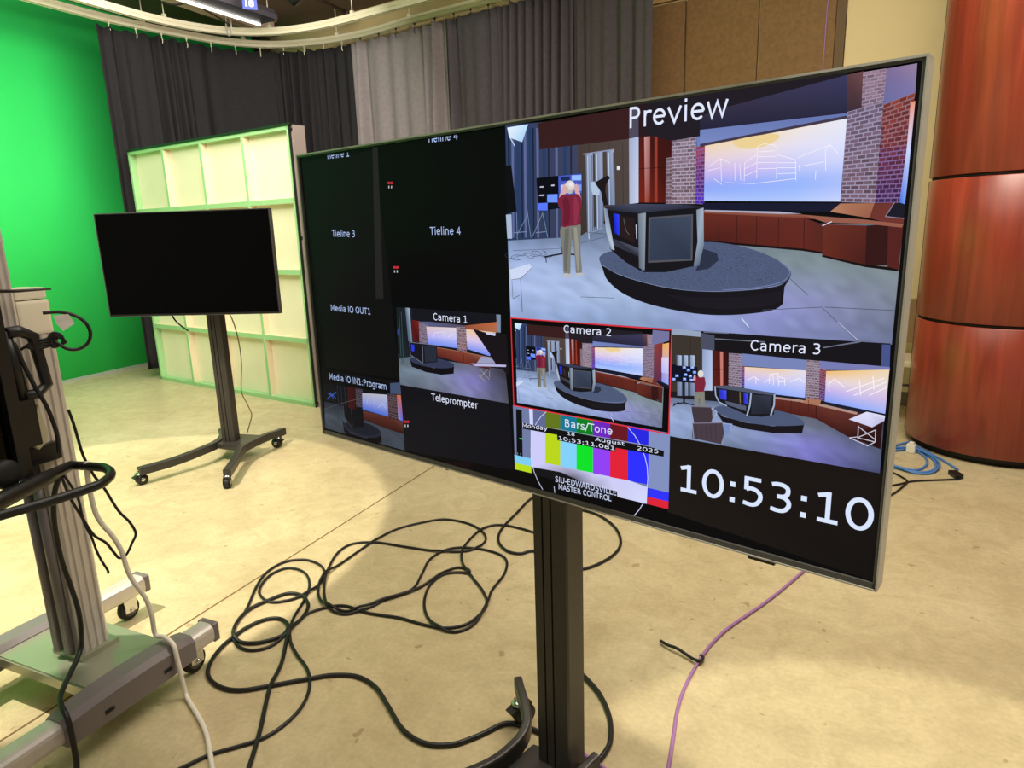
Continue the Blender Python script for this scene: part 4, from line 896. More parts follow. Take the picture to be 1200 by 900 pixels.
k.patch(C3([(412, 221), (733, 241), (726, 383), (411, 346)]), [[(240, 214, 180), (238, 206, 170), (232, 224, 232)], [(220, 196, 226), (224, 210, 236), (214, 214, 246)], [(180, 186, 248), (176, 190, 250), (186, 196, 252)], [(140, 170, 250), (144, 172, 250), (160, 180, 250)]], 8, 8)
for a in ([(540, 310), (544, 260), (585, 254), (590, 318)], [(590, 272), (620, 282), (622, 318)], [(540, 285), (512, 305)], [(560, 258), (562, 315)], [(590, 300), (622, 300)], [(650, 300), (700, 280), (722, 305)], [(430, 290), (460, 272), (490, 292)], [(470, 275), (472, 310)]): k.line(C3(a), 1, (250, 246, 255))
k.brick(C3([(735, 185), (806, 192), (798, 392), (728, 386)]), 4, 16, (128, 110, 124), (120, 96, 104), (164, 152, 172), 43)
k.brick(C3([(806, 232), (838, 240), (828, 400), (798, 392)]), 2, 13, (150, 60, 56), (70, 50, 140), (140, 110, 140), 44)
k.patch(C3([(837, 243), (1166, 236), (1144, 466), (829, 402)]), [[(240, 188, 110), (240, 200, 140), (238, 216, 180)], [(232, 212, 226), (236, 220, 216), (232, 218, 216)], [(190, 176, 240), (206, 190, 236), (210, 190, 230)], [(130, 160, 246), (146, 172, 250), (160, 180, 250)]], 8, 8)
for a in ([(850, 310), (880, 285), (935, 330)], [(940, 350), (1140, 280)], [(980, 370), (1150, 300)], [(1060, 370), (1150, 330)], [(1010, 290), (1016, 370)], [(1080, 270), (1086, 340)], [(850, 310), (852, 350)]): k.line(C3(a), 1.2, (252, 246, 255))
k.poly(C3([(411, 348), (726, 385), (728, 396), (412, 356)]), (22, 24, 42)); k.poly(C3([(829, 404), (1144, 468), (1143, 486), (826, 416)]), (26, 28, 48))
k.poly(C3([(560, 378), (730, 398), (830, 420), (1140, 492), (1130, 520), (1120, 650), (950, 585), (785, 492), (565, 448)]), [(104, 44, 36), (100, 46, 38), (106, 52, 44), (84, 42, 40), (44, 18, 20), (36, 14, 16), (54, 20, 20), (78, 28, 24), (80, 30, 26)])
k.poly(C3([(560, 376), (700, 392), (830, 418), (1000, 458), (996, 470), (830, 432), (700, 404), (560, 386)]), (176, 140, 130)); k.poly(C3([(735, 388), (812, 394), (800, 425), (712, 408)]), (170, 116, 90)); k.line(C3([(784, 425), (784, 492)]), 1.2, (50, 18, 18))
for x in (610, 655, 700, 745): k.line(C3([(x, 395), (x-2, 470)]), .8, (60, 24, 22))
k.poly(C3([(252, 440), (300, 480), (420, 512), (560, 530), (722, 520), (712, 568), (560, 566), (420, 545), (300, 510)]), (24, 20, 26))
k.sp(C3([(252, 442), (300, 424), (420, 430), (600, 452), (690, 485), (724, 514), (700, 526), (560, 528), (420, 510), (310, 480)]), (76, 88, 118), 4)
k.poly(C3([(256, 322), (300, 318), (570, 362), (565, 470), (500, 482), (428, 474), (330, 430), (272, 404)]), (24, 22, 28))
k.poly(C3([(258, 320), (320, 318), (572, 358), (565, 370), (440, 356), (262, 330)]), (80, 88, 108))
for q in ([(276, 338), (318, 344), (318, 394), (284, 388)], [(406, 358), (432, 362), (430, 418), (408, 412)]): k.poly(C3(q), [(40, 40, 190), (70, 90, 240), (60, 70, 220), (44, 50, 200)])
k.poly(C3([(330, 346), (396, 354), (396, 420), (330, 404)]), (34, 28, 30)); k.line(C3([(388, 352), (390, 410)]), 1.6, (130, 120, 80)); k.poly(C3([(310, 398), (420, 425), (420, 452), (320, 418)]), (84, 92, 116))
k.poly(C3([(452, 366), (556, 372), (548, 465), (446, 468)]), [(46, 50, 64), (54, 60, 76), (34, 36, 48), (38, 40, 54)])
for a, w in (([(258, 322), (262, 370), (280, 405), (320, 425)], 2.4), ([(446, 358), (440, 420), (424, 476)], 2.8), ([(568, 364), (566, 420), (548, 474)], 2.8)): k.line(C3(a), w, (160, 176, 204))
k.poly(C3([(30, 208), (90, 212), (92, 300), (32, 296)]), (10, 10, 20)); k.poly(C3([(55, 158), (152, 166), (152, 372), (60, 372)]), (70, 78, 96))
for x in (62, 95, 130): k.poly(C3([(x, 160), (x+22, 162), (x+22, 372), (x, 372)]), [(140, 156, 186), (186, 200, 226), (130, 144, 176), (100, 112, 144)])
k.poly(C3([(30, 212), (168, 222), (164, 306), (32, 298)]), (14, 16, 34))
for x, y in ((98, 225), (120, 238), (140, 226), (105, 262), (130, 270), (152, 250), (100, 285), (60, 268), (44, 286), (135, 290)): k.poly(C3([(x-9, y-7), (x+8, y-6), (x+9, y+6), (x-8, y+7)]), (120, 160, 255)); k.poly(C3([(x-2, y-5), (x+5, y-4), (x+5, y+1), (x-2, y)]), (220, 230, 255))
k.poly(C3([(90, 300), (102, 300), (102, 410), (92, 410)]), (16, 16, 22)); k.line(C3([(40, 415), (95, 408), (150, 420)]), 2.4, (24, 26, 36)); k.line(C3([(40, 425), (70, 405)]), 2, (30, 32, 44))
k.poly(C3([(150, 352), (204, 348), (206, 430), (182, 432), (178, 380), (166, 430), (152, 420)]), (130, 130, 120)); k.poly(C3([(148, 282), (170, 270), (205, 276), (210, 310), (200, 350), (156, 352)]), (124, 36, 56)); k.poly(C3([(140, 296), (150, 262), (158, 262), (158, 290)]), (206, 160, 170)); k.ell(780+184/4.4444, 380+258/4.4444, 3.3, 4.2, (222, 218, 214))
for q, c in (([(134, 428), (240, 432), (246, 488), (236, 520), (150, 515)], (66, 54, 62)), ([(140, 515), (296, 512), (306, 566), (290, 624), (140, 592)], (72, 60, 70)), ([(300, 514), (350, 518), (346, 545), (318, 580), (308, 560)], (120, 140, 190))): k.poly(C3(q), c)
for a in ([(134, 428), (140, 515)], [(128, 540), (122, 588)], [(246, 450), (262, 500)], [(310, 560), (295, 622)], [(140, 515), (148, 592)]): k.line(C3(a), 1.6, (150, 160, 190))
k.line(C3([(134, 428), (240, 432), (250, 490)]), 1.3, (112, 104, 120)); k.line(C3([(140, 515), (298, 512), (308, 566), (292, 622)]), 1.5, (130, 124, 146)); k.line(C3([(240, 436), (268, 455), (262, 480)]), 1.6, (176, 190, 226)); k.line(C3([(300, 516), (346, 520), (336, 556)]), 2, (150, 166, 210))
for x in (160, 185, 210, 235, 260): k.line(C3([(x, 525), (x+4, 600)]), .8, (52, 42, 50))
k.poly(C3([(955, 494), (1048, 455), (1144, 476), (1140, 502), (1076, 536)]), [(214, 214, 246), (226, 226, 252), (232, 228, 252), (190, 186, 216), (206, 204, 238)])
for a in ([(1005, 528), (1002, 590)], [(1095, 548), (1092, 612)], [(1005, 532), (1092, 600)], [(1094, 550), (1004, 588)], [(958, 590), (1052, 632)], [(1000, 590), (1090, 612)], [(958, 590), (1000, 586)], [(1050, 634), (1092, 612)]): k.line(C3(a), 1.3, (206, 204, 220))
k.poly(C3([(186, 38), (1134, 98), (1126, 216), (735, 184), (400, 152), (186, 128)]), (22, 19, 25)); k.poly(C3([(186, 44), (256, 58), (256, 134), (186, 128)]), (74, 78, 98))
for a in ([(258, 75), (520, 92)], [(820, 122), (905, 108), (1060, 82)], [(905, 108), (1010, 92)], [(200, 40), (330, 46)]): k.line(C3(a), 1.8, (110, 116, 140))
k.poly(C3([(1128, 104), (1172, 106), (1168, 222), (1124, 216)]), (70, 84, 140))
k.done()

# bars and tone
k = Pic('colour_bars', 'colour bar test picture', base=300)
k.poly(CB([(64, 28), (1116, 214), (1106, 724), (75, 458)]), (22, 20, 24))
k.poly(CB([(64, 28), (1116, 214), (1108, 614), (76, 360)]), (112, 124, 164)); k.poly(CB([(975, 200), (1116, 222), (1108, 614), (968, 582)]), (130, 144, 190))
bx = (183, 281, 382, 490, 600, 715, 833, 972)
def yl(x, y0, sl): return y0 + (x-183)*sl
dim = ((96, 106, 150), (98, 118, 30), (24, 120, 150), (10, 128, 28), (110, 40, 190), (104, 24, 34), (40, 40, 226)); lit = ((206, 204, 250), (186, 214, 28), (130, 210, 250), (14, 226, 40), (146, 66, 244), (226, 34, 56), (46, 48, 255))
for i in range(7):
    a, b = bx[i], bx[i+1]
    k.poly(CB([(a, yl(a, 50, .176)), (b, yl(b, 50, .176)), (b, yl(b, 160, .176)), (a, yl(a, 160, .176))]), dim[i])
    k.poly(CB([(a, yl(a, 185, .176)), (b, yl(b, 185, .176)), (b, yl(b, 385+i*4, .19)), (a, yl(a, 385+i*4, .19))]), lit[i])
k.poly(CB([(183, 385), (283, 404), (382, 424), (490, 448), (600, 480), (715, 505), (833, 528), (966, 576), (960, 688), (760, 640), (600, 590), (480, 518), (383, 475), (185, 440)]), [(206, 204, 250)]*2 + [(190, 190, 226)]*2 + [(206, 206, 250)]*4 + [(214, 220, 255)] + [(206, 206, 240), (150, 150, 170), (100, 100, 120), (160, 160, 186), (206, 204, 250)])
for i in (1, 2, 3, 4, 5): a, b = bx[i], bx[i+1]; k.poly(CB([(a, yl(a, 372, .19)), (b, yl(b, 372, .19)), (b, yl(b, 392+i*3, .19)), (a, yl(a, 392+i*3, .19))]), lit[i])
k.poly(CB([(74, 358), (185, 384), (187, 436), (77, 412)]), (128, 206, 246)); k.poly(CB([(77, 412), (187, 436), (188, 482), (78, 456)]), (186, 220, 30))
k.poly(CB([(970, 580), (1108, 612), (1106, 672), (966, 640)]), (48, 52, 250)); k.poly(CB([(966, 640), (1106, 672), (1104, 724), (962, 688)]), (222, 36, 56))
k.poly(CB([(172, 46), (198, 52), (200, 160), (178, 156)]), (214, 216, 255))
k.poly(CB([(85, 52), (124, 60), (130, 372), (90, 362)]), (12, 14, 18)); k.poly(CB([(108, 246), (130, 250), (130, 258), (108, 254)]), (60, 220, 110)); k.line(CB([(95, 345), (97, 358)]), 1, (180, 186, 210)); k.line(CB([(115, 349), (117, 362)]), 1, (180, 186, 210))
k.line(CB([(292, 68), (255, 100), (222, 145), (200, 195), (188, 255), (184, 330), (190, 400), (205, 470), (232, 535), (264, 592)]), 1.5, (214, 218, 250)); k.line(CB([(722, 108), (738, 136)]), 1.3, (214, 218, 250))
k.line(CB([(830, 170), (880, 230), (920, 300), (948, 370), (964, 440), (968, 520), (962, 600), (940, 680), (908, 730), (876, 766)]), 1.5, (214, 218, 250))
k.line(CB([(340, 570), (345, 614)]), 1.4, (214, 218, 250))
k.poly(CB([(126, 146), (980, 306), (1076, 334), (1074, 372), (752, 312), (750, 340), (362, 262), (360, 226), (126, 184)]), (16, 15, 18))
k.line(CB([(300, 176), (980, 300)]), .8, (170, 176, 200))
for s_, a, b, cp in (('Monday', (592+20.5, 500.4), (641.8, 504.4), 4.6), ('18', (665.4, 509.6), (673.6, 511.2), 3.8), ('August', (697.5, 516.5), (732, 522.2), 4.2), ('2025', (747, 527.2), (771.5, 531.4), 4.6), ('10;53;11.081', (655, 515.2), (720.5, 527.6), 4.4)):
    k.text(s_, a, b, cp, (226, 230, 250), .012)
k.poly(CB([(345, 506), (762, 604), (764, 644), (730, 640), (728, 678), (366, 590), (366, 552), (344, 546)]), (24, 22, 28))
k.text('SIU-EDWARDSVILLE', (651, 564.2), (722.5, 580.6), 6.6, (206, 216, 246), .02); k.text('MASTER CONTROL', (655, 573.0), (716.6, 587.4), 6.0, (206, 216, 246), .02)
k.done()

# captions and clock
WH = (228, 234, 255); BL = (176, 196, 240)
cap = [('Tieline 3', (389.7, 277.2), (416.4, 277.9), 7.8, BL), ('Tieline 4', (504.5, 275), (540.3, 275), 9, BL), ('Media IO OUT1', (388.6, 364), (434.6, 368.6), 7, BL), ('Camera 1', (508.5, 375), (547.8, 378.6), 8.2, WH),
       ('Teleprompter', (506, 468.8), (560.6, 479.2), 8, WH), ('Media IO IN1:Program', (386.7, 444.3), (453.3, 456.8), 7.2, BL), ('Preview', (738.2, 150.4), (853.4, 136.2), 24.5, WH), ('Camera 2', (661, 389.4), (716.3, 393.8), 8.6, WH),
       ('Bars/Tone', (662.6, 499.8), (718, 509.8), 8.8, WH), ('Camera 3', (879.7, 410.2), (961.2, 415.3), 12, WH)]
for s_, a, b, h_, c in cap:
    k = Pic('caption', 'lettering ' + s_, base=430); k.text(s_, a, b, h_, c); k.done()
k = Pic('caption', 'cropped lettering Tieline 1', base=430); k.text('Tieline 1', (383, 186.6), (409.5, 183.4), 8.4, BL, clip=scr(396, 180.5)[1]); k.done()
k = Pic('caption', 'cropped lettering Tieline 4', base=430); k.text('Tieline 4', (500.8, 167.6), (537, 163.4), 10, BL, clip=scr(519, 160.5)[1]); k.done()
k = Pic('clock_digits', 'clock digits 10:53:10', base=430); k.text('10:53:10', (797, 574.5), (1022.5, 624), 31.5, (218, 230, 255), .012)
k.done()

# ================================================================== RIG ON THE LEFT (silver wheeled stand)
t = thing('wheeled_equipment_stand', 'silver fluted column stand on a wheeled base with black monitor arm, at left edge', 'equipment stand', (-2.34, 1.36, 0))
def fluted(w, d, nf=3, fd=.006):
    pts = []
    def side(a, b, nfl):
        a, b = Vector(a), Vector(b); dr = (b-a); L = dr.length; dr.normalize(); nn = Vector((dr.y, -dr.x)); o = [a + dr*.012]
        for i in range(nfl):
            c = L*(i+1)/(nfl+1)
            o += [a + dr*(c-.007), a + dr*(c-.004) - nn*fd, a + dr*(c+.004) - nn*fd, a + dr*(c+.007)]
        o.append(b - dr*.012); return o
    q = [(-w/2, -d/2), (w/2, -d/2), (w/2, d/2), (-w/2, d/2)]
    for i in range(4): pts += side(q[i], q[(i+1) % 4], nf)
    return [(p.x, p.y) for p in pts]
colx, coly = -2.335, 1.36
def colm(cx, cy, w, d, z0, z1, nf=3): return prism(nb(), [(cx+x, cy+y) for x, y in fluted(w, d, nf)], z0, z1)
obj('outer_column', colm(colx, coly, .12, .105, .18, 1.31), M['alu'], t, True)
obj('column_cover', bbox(nb(), (colx, coly, 1.365), (.118, .102, .11), None, .01), M['alu_cream'], t, True, 'smooth cream cover')
bm = nb(); bbox(bm, (colx, coly, 1.44), (.112, .096, .035), None, .006); obj('column_cap', bm, M['alu_cream'], t, True)
obj('inner_column', colm(colx+.02, coly-.085, .105, .06, .93, 1.70, 2), M['alu'], t, True)
obj('inner_column_cap', bbox(nb(), (colx+.02, coly-.085, 1.705), (.109, .064, .014), None, .004), M['alu_cream'], t, True)
# vertical conduits left of the column
for k_, (dx, dy) in enumerate(((-.03, -.075), (.02, -.07))):
    obj('conduit', tube(nb(), [(colx+dx, coly+dy, .2), (colx+dx, coly+dy, .9)], .016, 10), M['alu_dark'], t, True)
# base
bm = nb(); prism(bm, [(-2.62, 1.2), (-2.10, 1.2), (-2.10, 1.5), (-2.62, 1.5)], .125, .172); bmesh.ops.bevel(bm, geom=list(bm.edges), offset=.006, segments=2, affect='EDGES'); obj('base_plate', bm, M['plate'], t, True)
bm = nb()
prism(bm, [(colx-.08, coly-.07), (colx+.08, coly-.07), (colx+.08, coly+.07), (colx-.08, coly+.07)], .17, .19); obj('column_foot', bm, M['plate'], t, True)
def ped_leg(x, y0, y1, yc0, yc1, arch):
    l = obj('leg', sweep(nb(), [(x, y0, .135), (x, y1, .135)], rprof(.082, .075, .022)), M['alu'], t, True, 'silver leg tube')
    bm = nb(); n = 14; rings = []      # grey casting, thicker in the middle
    for i in range(n+1):
        u = i/n; y = yc0 + (yc1-yc0)*u; k_ = math.sin(PI*u)**.6 if 0 < u < 1 else 0
        zt_, zb_ = .178 + .018*k_, .092 - (0 if arch else .0) + (.02*k_ if arch else -.004*k_); w = .046 + .006*k_
        rings.append([bm.verts.new((x + a, y, b)) for a, b in ((-w, zb_), (w, zb_), (w, zt_-.02), (w-.018, zt_), (-w+.018, zt_), (-w, zt_-.02))])
    for a, b in zip(rings, rings[1:]):
        for j in range(6): bm.faces.new((a[j], a[(j+1) % 6], b[(j+1) % 6], b[j]))
    bm.faces.new(rings[0]); bm.faces.new(rings[-1][::-1])
    cv = obj('leg_cover', bm, M['alu_dark'], l, True, 'grey leg cover')
    if not arch:
        bm = nb()
        for y in (1.2, 1.42): box(bm, (x+.0525, y, .125), (.003, .03, .012))
        obj('slot', bm, M['groove'], l, True)
    obj('end_cap', bbox(nb(), (x, y1+.012, .135), (.084, .03, .077), None, .012, 3), M['alu_dark'], l, True)
    return l
ped_leg(-2.055, .2, 1.635, 1.06, 1.545, False); ped_leg(-2.64, .75, 1.80, 1.05, 1.6, True)
def big_caster(x, y):
    bm = nb()
    for s in (-1, 1): prism(bm, [(x+s*.024-.002, y-.03), (x+s*.024+.002, y-.03), (x+s*.024+.002, y+.025), (x+s*.024-.002, y+.025)], .04, .1)
    box(bm, (x, y, .1), (.055, .06, .006)); lathe(bm, [(.004, -.03), (.01, -.03), (.01, .03), (.004, .03)], (x, y, .047), 12, 'x')
    c = obj('caster', bm, M['chrome'], t, True)
    obj('wheel', lathe(nb(), [(.02, -.014), (.04, -.015), (.047, -.008), (.047, .008), (.04, .015), (.02, .014)], (x, y, .047), 32, 'x'), M['rubber'], c, True)
    obj('wheel_hub', lathe(nb(), [(.006, -.017), (.03, -.016), (.03, .016), (.006, .017)], (x, y, .047), 24, 'x'), M['wheel_grey'], c, True)
big_caster(-2.07, 1.575); big_caster(-2.64, 1.735); big_caster(-2.055, .3); big_caster(-2.64, .85)
# black U-shaped handle bar
q = [fl(-60, 615, .88), fl(0, 587, .88), fl(45, 565, .88), fl(84, 545, .88)]
bm = nb(); tube(bm, q, [.027, .026, .024, .016], 12); e = q[-1]
obj('handle_arm', bm, M['black_plastic'], t, True)
lp = [fl(84, 545, .88), fl(112, 547, .88), fl(124, 549, .88), fl(130, 555, .88), fl(124, 563, .88), fl(108, 571, .88), fl(60, 587, .88), fl(0, 604, .88), fl(-60, 620, .88)]
obj('push_handle', tube(nb(), lp, .0145, 12, 6), M['black_plastic'], t, True)
# clamp on the column
bm = nb(); bbox(bm, (colx+.035, coly-.14, .92), (.10, .06, .07), None, .008); bbox(bm, (colx+.06, coly-.07, .93), (.03, .13, .06), None, .006); obj('column_clamp', bm, M['black_plastic'], t, True)
# monitor seen at the left edge
ra = fl(40, 557, .90); dirl = (fl(-66, 596, .90) - ra).normalized(); nl = Vector((-dirl.y, dirl.x, 0))
if nl.dot(-ra) < 0: nl = -nl          # faces the camera
Rm = Matrix((dirl, nl, Vector((0, 0, 1)))).transposed()
def mloc(a, b, z): return ra + dirl*a + nl*b + Vector((0, 0, z))
bm = nb()
for a, z, sx, sz in ((.02, .3, .04, .6), (.43, .3, .04, .6), (.225, .015, .45, .03), (.225, .585, .45, .03)): bbox(bm, mloc(a, -.03, z), (sx, .06, sz), Rm, .003)
mon = obj('monitor_frame', bm, M['black_plastic'], t, True)
obj('monitor_glass', box(nb(), mloc(.225, -.025, .3), (.40, .006, .54), Rm), M['screen_off'], mon, True)
obj('monitor_back', bbox(nb(), mloc(.2, -.085, .3), (.38, .06, .5), Rm, .01), M['black_plastic'], mon, True)
obj('knob', lathe(nb(), [(.01, -.02), (.04, -.02), (.045, -.01), (.045, .01), (.04, .02), (.01, .02)], fl(5, 556, .93), 20, 'x', Matrix.Rotation(math.atan2(nl.y, nl.x), 3, 'Z')), M['rubber'], mon, True)
bm = nb(); bbox(bm, vp(36, 498, ra, math.atan2(dirl.y, dirl.x)) - nl*.04, (.08, .05, .15), Rm, .006); obj('mount_box', bm, M['black_plastic'], t, True)
pp = [vp(x, y, ra - nl*.05, math.atan2(dirl.y, dirl.x)) for x, y in ((44, 474), (57, 508), (55, 518), (46, 527), (40, 522))]
bm = nb(); f = [bm.verts.new(p) for p in pp]; g_ = [bm.verts.new(p - nl*.012) for p in pp]; bm.faces.new(f); bm.faces.new(g_)
for j in range(5): bm.faces.new((f[j], f[(j+1) % 5], g_[(j+1) % 5], g_[j]))
obj('side_plate', bm, M['olive'], t, True, 'olive grey side plate')
# black grab handle loop
hp = [vp(x, y, ra - nl*.03, math.atan2(dirl.y, dirl.x)) for x, y in ((6, 391), (22, 388), (38, 394), (46, 420), (55, 450), (44, 461), (28, 465))]
bm = nb(); tube(bm, hp, [.018, .018, .018, .017, .017, .017, .017], 8); obj('grab_handle', bm, M['black_plastic'], t, True)
bm = nb(); tube(bm, [vp(x, y, ra - nl*.04, math.atan2(dirl.y, dirl.x)) for x, y in ((3, 388), (16, 430), (30, 480))], .02, 8); obj('handle_bracket', bm, M['black_plastic'], t, True)
# cable bundle ring and tagged cable beside the column
pl_ = (colx+.12, coly-.07, 0); va = math.atan2(-.5, .86) + PI/2; va = math.atan2(.86, .5)
bm = nb(); tube(bm, [vp(x, y, pl_, va) for x, y in ((50, 367), (60, 366), (73, 366), (88, 370), (100, 378), (106, 390), (103, 402), (92, 409), (80, 409), (70, 404), (64, 400))], .0055, 8, 6)
solo('looped_cable', bm, M['cable_black'], 'black cable curling out in a wide loop with a white tag, beside silver column', 'cable')
bm = nb(); P = [vp(x, y, pl_, va) for x, y in ((62, 370), (80, 368), (87.5, 379), (74, 388), (66, 379))]; vw = (EYE-P[0]).normalized()*.008
f = [bm.verts.new(p + vw) for p in P]; g_ = [bm.verts.new(p + vw*1.2) for p in P]; bm.faces.new(f); bm.faces.new(g_)
for j in range(5): bm.faces.new((f[j], f[(j+1) % 5], g_[(j+1) % 5], g_[j]))
solo('paper_tag', bm, M['tag'], 'small white paper tag tied to the looped cable by the silver column', 'tag')
bm = nb()
for j in range(4):
    tube(bm, [vp(24 + j*2, 410-j*1.5, pl_, va), vp(40, 400+j*3, pl_, va), vp(55+j*2, 397+j*2.5, pl_, va), vp(62+j*2, 390+j*2, pl_, va), vp(72+j, 393+j*2, pl_, va), vp(73+j, 402, pl_, va), vp(64, 407-j, pl_, va), vp(58, 402-j, pl_, va), vp(62, 393, pl_, va)], .004, 6, 6)
solo('cable_bundle', bm, M['cable_black'], 'bundle of black cables tied in small rings across the silver column', 'cable')
bm = nb(); tube(bm, [vp(-20, 341.5, pl_, va), vp(20, 341, pl_, va), vp(60, 338.5, pl_, va)], [.005, .005, .0035], 6)
solo('thin_rod', bm, M['black_metal'], 'thin dark rod sticking out sideways across the silver column', 'rod')
bm = nb(); tube(bm, [vp(61 + 7.5*math.cos(j*PI/8), 331 + 5.5*math.sin(j*PI/8), (-7.93, 0), PI/2) for j in range(17)], .007, 6)
solo('tape_ring', bm, mat('dark_green', (24, 120, 52), .7), 'faint dark green ring mark on the green wall', 'mark')

# cables of the stand
def zc(name, pts, r, m, label, world_smooth=6, n=8):
    bm = nb(); tube(bm, [fl(x, y, z) for x, y, z in pts], r, n, world_smooth); return solo(name, bm, m, label, 'cable')
HP = (colx+.135, coly-.078, 0)      # upright sheet just in front of the column, where the cables hang
def hang(name, pts, r, m, label, tail=(), n=8):
    P = [vp(x, y, HP, va) for x, y in pts] + [Vector(p) for p in tail]
    return solo(name, tube(nb(), P, r, n, 6), m, label, 'cable')
hang('thick_cable', [(16, 402), (29, 430), (42, 455), (54, 475), (62, 494), (67, 511), (69.5, 532)], .0065, M['cable_black'], 'thick black cable bending down behind the black grab handle to the column clamp')
def onfl(pts, r): return [fl(x, y, r+.001) for x, y in pts]
hang('power_cable', [(70, 556), (64, 578), (63, 600), (65, 622), (72, 656), (84, 690), (92, 716), (95, 740), (93, 765)], .0085, M['cable_black'], 'black cable running down the front of the silver column and over its front leg',
     [(-2.11, 1.13, .214), (-2.055, 1.09, .212), (-2.0, 1.07, .196), (-1.985, 1.065, .14), (-1.978, 1.06, .06), (-1.965, 1.05, .012)] + onfl([(112, 905), (150, 922)], .0085))
hang('signal_cable', [(72, 558), (82, 583), (96, 606), (110, 627), (124, 636), (134, 648), (140, 654), (148, 650), (155, 636), (159, 625), (152, 612), (140, 600), (130, 585), (122, 572), (110, 557), (98, 535), (91, 513), (86, 496), (80, 480)], .0045, M['cable_black'], 'thin black cable hanging in a bent loop to the right of the silver column', (), 6)
hang('thin_cable', [(75, 557), (91, 583), (98, 611), (107, 629), (113, 645), (119, 657), (126, 668), (127, 672)], .004, M['cable_black'], 'short thin black cable end hanging along the fluted column', (), 6)
hang('white_cable', [(101, 540), (103, 560), (106, 578), (112, 601), (121, 616), (131, 627), (142, 645), (149, 667), (156, 681), (163, 690), (172, 704), (178, 722)], .0085, M['cable_white'], 'white cable dropping from the silver column across its leg onto the floor',
     [(-2.1, 1.462, .215), (-2.055, 1.463, .214), (-2.005, 1.455, .2), (-1.988, 1.45, .14), (-1.975, 1.447, .06), (-1.962, 1.443, .014)] + onfl([(228, 832), (237, 848), (243, 864), (246, 882), (250, 905), (254, 930)], .0085))

# ================================================================== FLOOR CABLES
def fc(name, pts, r, m, label, conv=None, lift=None):
    q_ = conv(pts) if conv else pts
    P = [fl(x, y, 0) for x, y in q_]; n = len(P)
    Q = catmull(P, 7)
    # crossings ride over each other: later passes lie a little higher
    R_ = []
    for i, p in enumerate(Q):
        z = r + .0006
        for j in range(0, i-12):
            dd = (Q[j].xy - p.xy).length
            if dd < r*3.2: z = max(z, R_[j].z + 2*r*max(0, 1 - (dd/(r*3.2))**2)*.98)
        R_.append(Vector((p.x, p.y, min(z, r*6))))
    for _ in range(3):
        R_ = [R_[0]] + [Vector((R_[i].x, R_[i].y, max(R_[i].z*.5 + (R_[i-1].z + R_[i+1].z)*.25, r))) for i in range(1, len(R_)-1)] + [R_[-1]]
    if lift:
        for i, p in enumerate(R_): p.z += lift(i/(len(R_)-1))
    bm = nb(); tube(bm, R_, r, 8); return solo(name, bm, m, label, 'cable')
KA = crop(220, 580, 2.8125); KB = crop(560, 580, 2.8133)
fc('floor_cable', [(1160, 790), (1125, 775), (1050, 760), (960, 800), (870, 830), (780, 825), (710, 780), (660, 700), (620, 640), (560, 605), (480, 600), (400, 612), (290, 632), (180, 650), (110, 640), (70, 605), (75, 560), (110, 510), (150, 475), (200, 440), (260, 415), (310, 415), (332, 440), (310, 470), (240, 492), (180, 492), (152, 470), (160, 430), (200, 385), (260, 355), (330, 330), (378, 338), (398, 370), (380, 408), (345, 442), (328, 480), (310, 560), (270, 650), (240, 780), (205, 900), (180, 960)], .0078, M['cable_black'],
   'thick black floor cable running from the large television stand to the bottom edge', KA)
fc('floor_cable', [(-60, 925), (0, 897), (80, 860), (230, 815), (310, 770), (375, 705), (402, 640), (395, 580), (360, 530), (338, 480), (345, 420), (385, 350), (402, 300), (385, 260), (330, 245), (270, 270), (236, 320), (265, 355), (330, 352), (400, 325), (448, 280), (442, 240), (390, 218), (320, 225), (260, 260), (225, 310), (195, 380), (155, 440), (155, 490), (200, 516), (270, 505), (330, 460), (390, 400), (460, 375), (520, 370), (580, 390), (640, 401), (700, 410), (790, 435), (860, 443), (930, 425), (985, 370), (975, 325), (945, 285), (920, 262), (850, 264), (800, 300), (780, 355), (790, 405), (830, 445), (890, 455), (950, 425), (990, 360), (1002, 320), (1045, 262), (1048, 215), (1000, 190), (930, 178), (860, 182), (800, 215), (772, 265), (740, 315), (660, 345), (590, 380), (520, 397), (470, 380), (450, 330), (458, 265), (490, 200), (540, 166), (620, 160), (720, 175), (830, 190), (930, 187), (978, 160), (976, 130), (930, 100), (850, 84), (770, 95), (680, 120), (600, 165), (520, 220), (455, 268), (430, 320), (450, 365), (510, 387), (570, 383), (650, 352), (740, 322), (820, 278), (880, 245), (925, 250), (928, 262), (908, 235), (905, 190), (940, 140), (990, 108), (1040, 103), (1100, 115), (1160, 130), (1240, 120)], .0062, M['cable_black'],
   'thin black floor cable in wide tangled loops left of the large television stand', KA)
fc('floor_cable', [(300, -30), (240, -5), (178, 15), (130, 62), (80, 115), (68, 155), (95, 188), (140, 198), (185, 190), (250, 225), (335, 250), (425, 218), (470, 170), (455, 115), (400, 72), (335, 52), (290, 50), (230, 75)], .0072, M['cable_black'],
   'black floor cable making one loop behind the post of the large television', KB)
fc('floor_cable', [(300, 560), (340, 595), (400, 662), (434, 740), (437, 815), (418, 858), (390, 890), (350, 920)], .0085, M['cable_black'], 'short black cable arching on the floor right of the large television stand', KB)
fc('network_cable', [(350, 862), (375, 880), (402, 897), (440, 925), (500, 960), (570, 960), (615, 930), (630, 895), (645, 800), (660, 705), (690, 622), (742, 532), (790, 475), (844, 430), (960, 350), (1069, 259), (1130, 200)], .0062, M['cable_purple'], 'long purple cable curving across the floor from under the large television', KB)
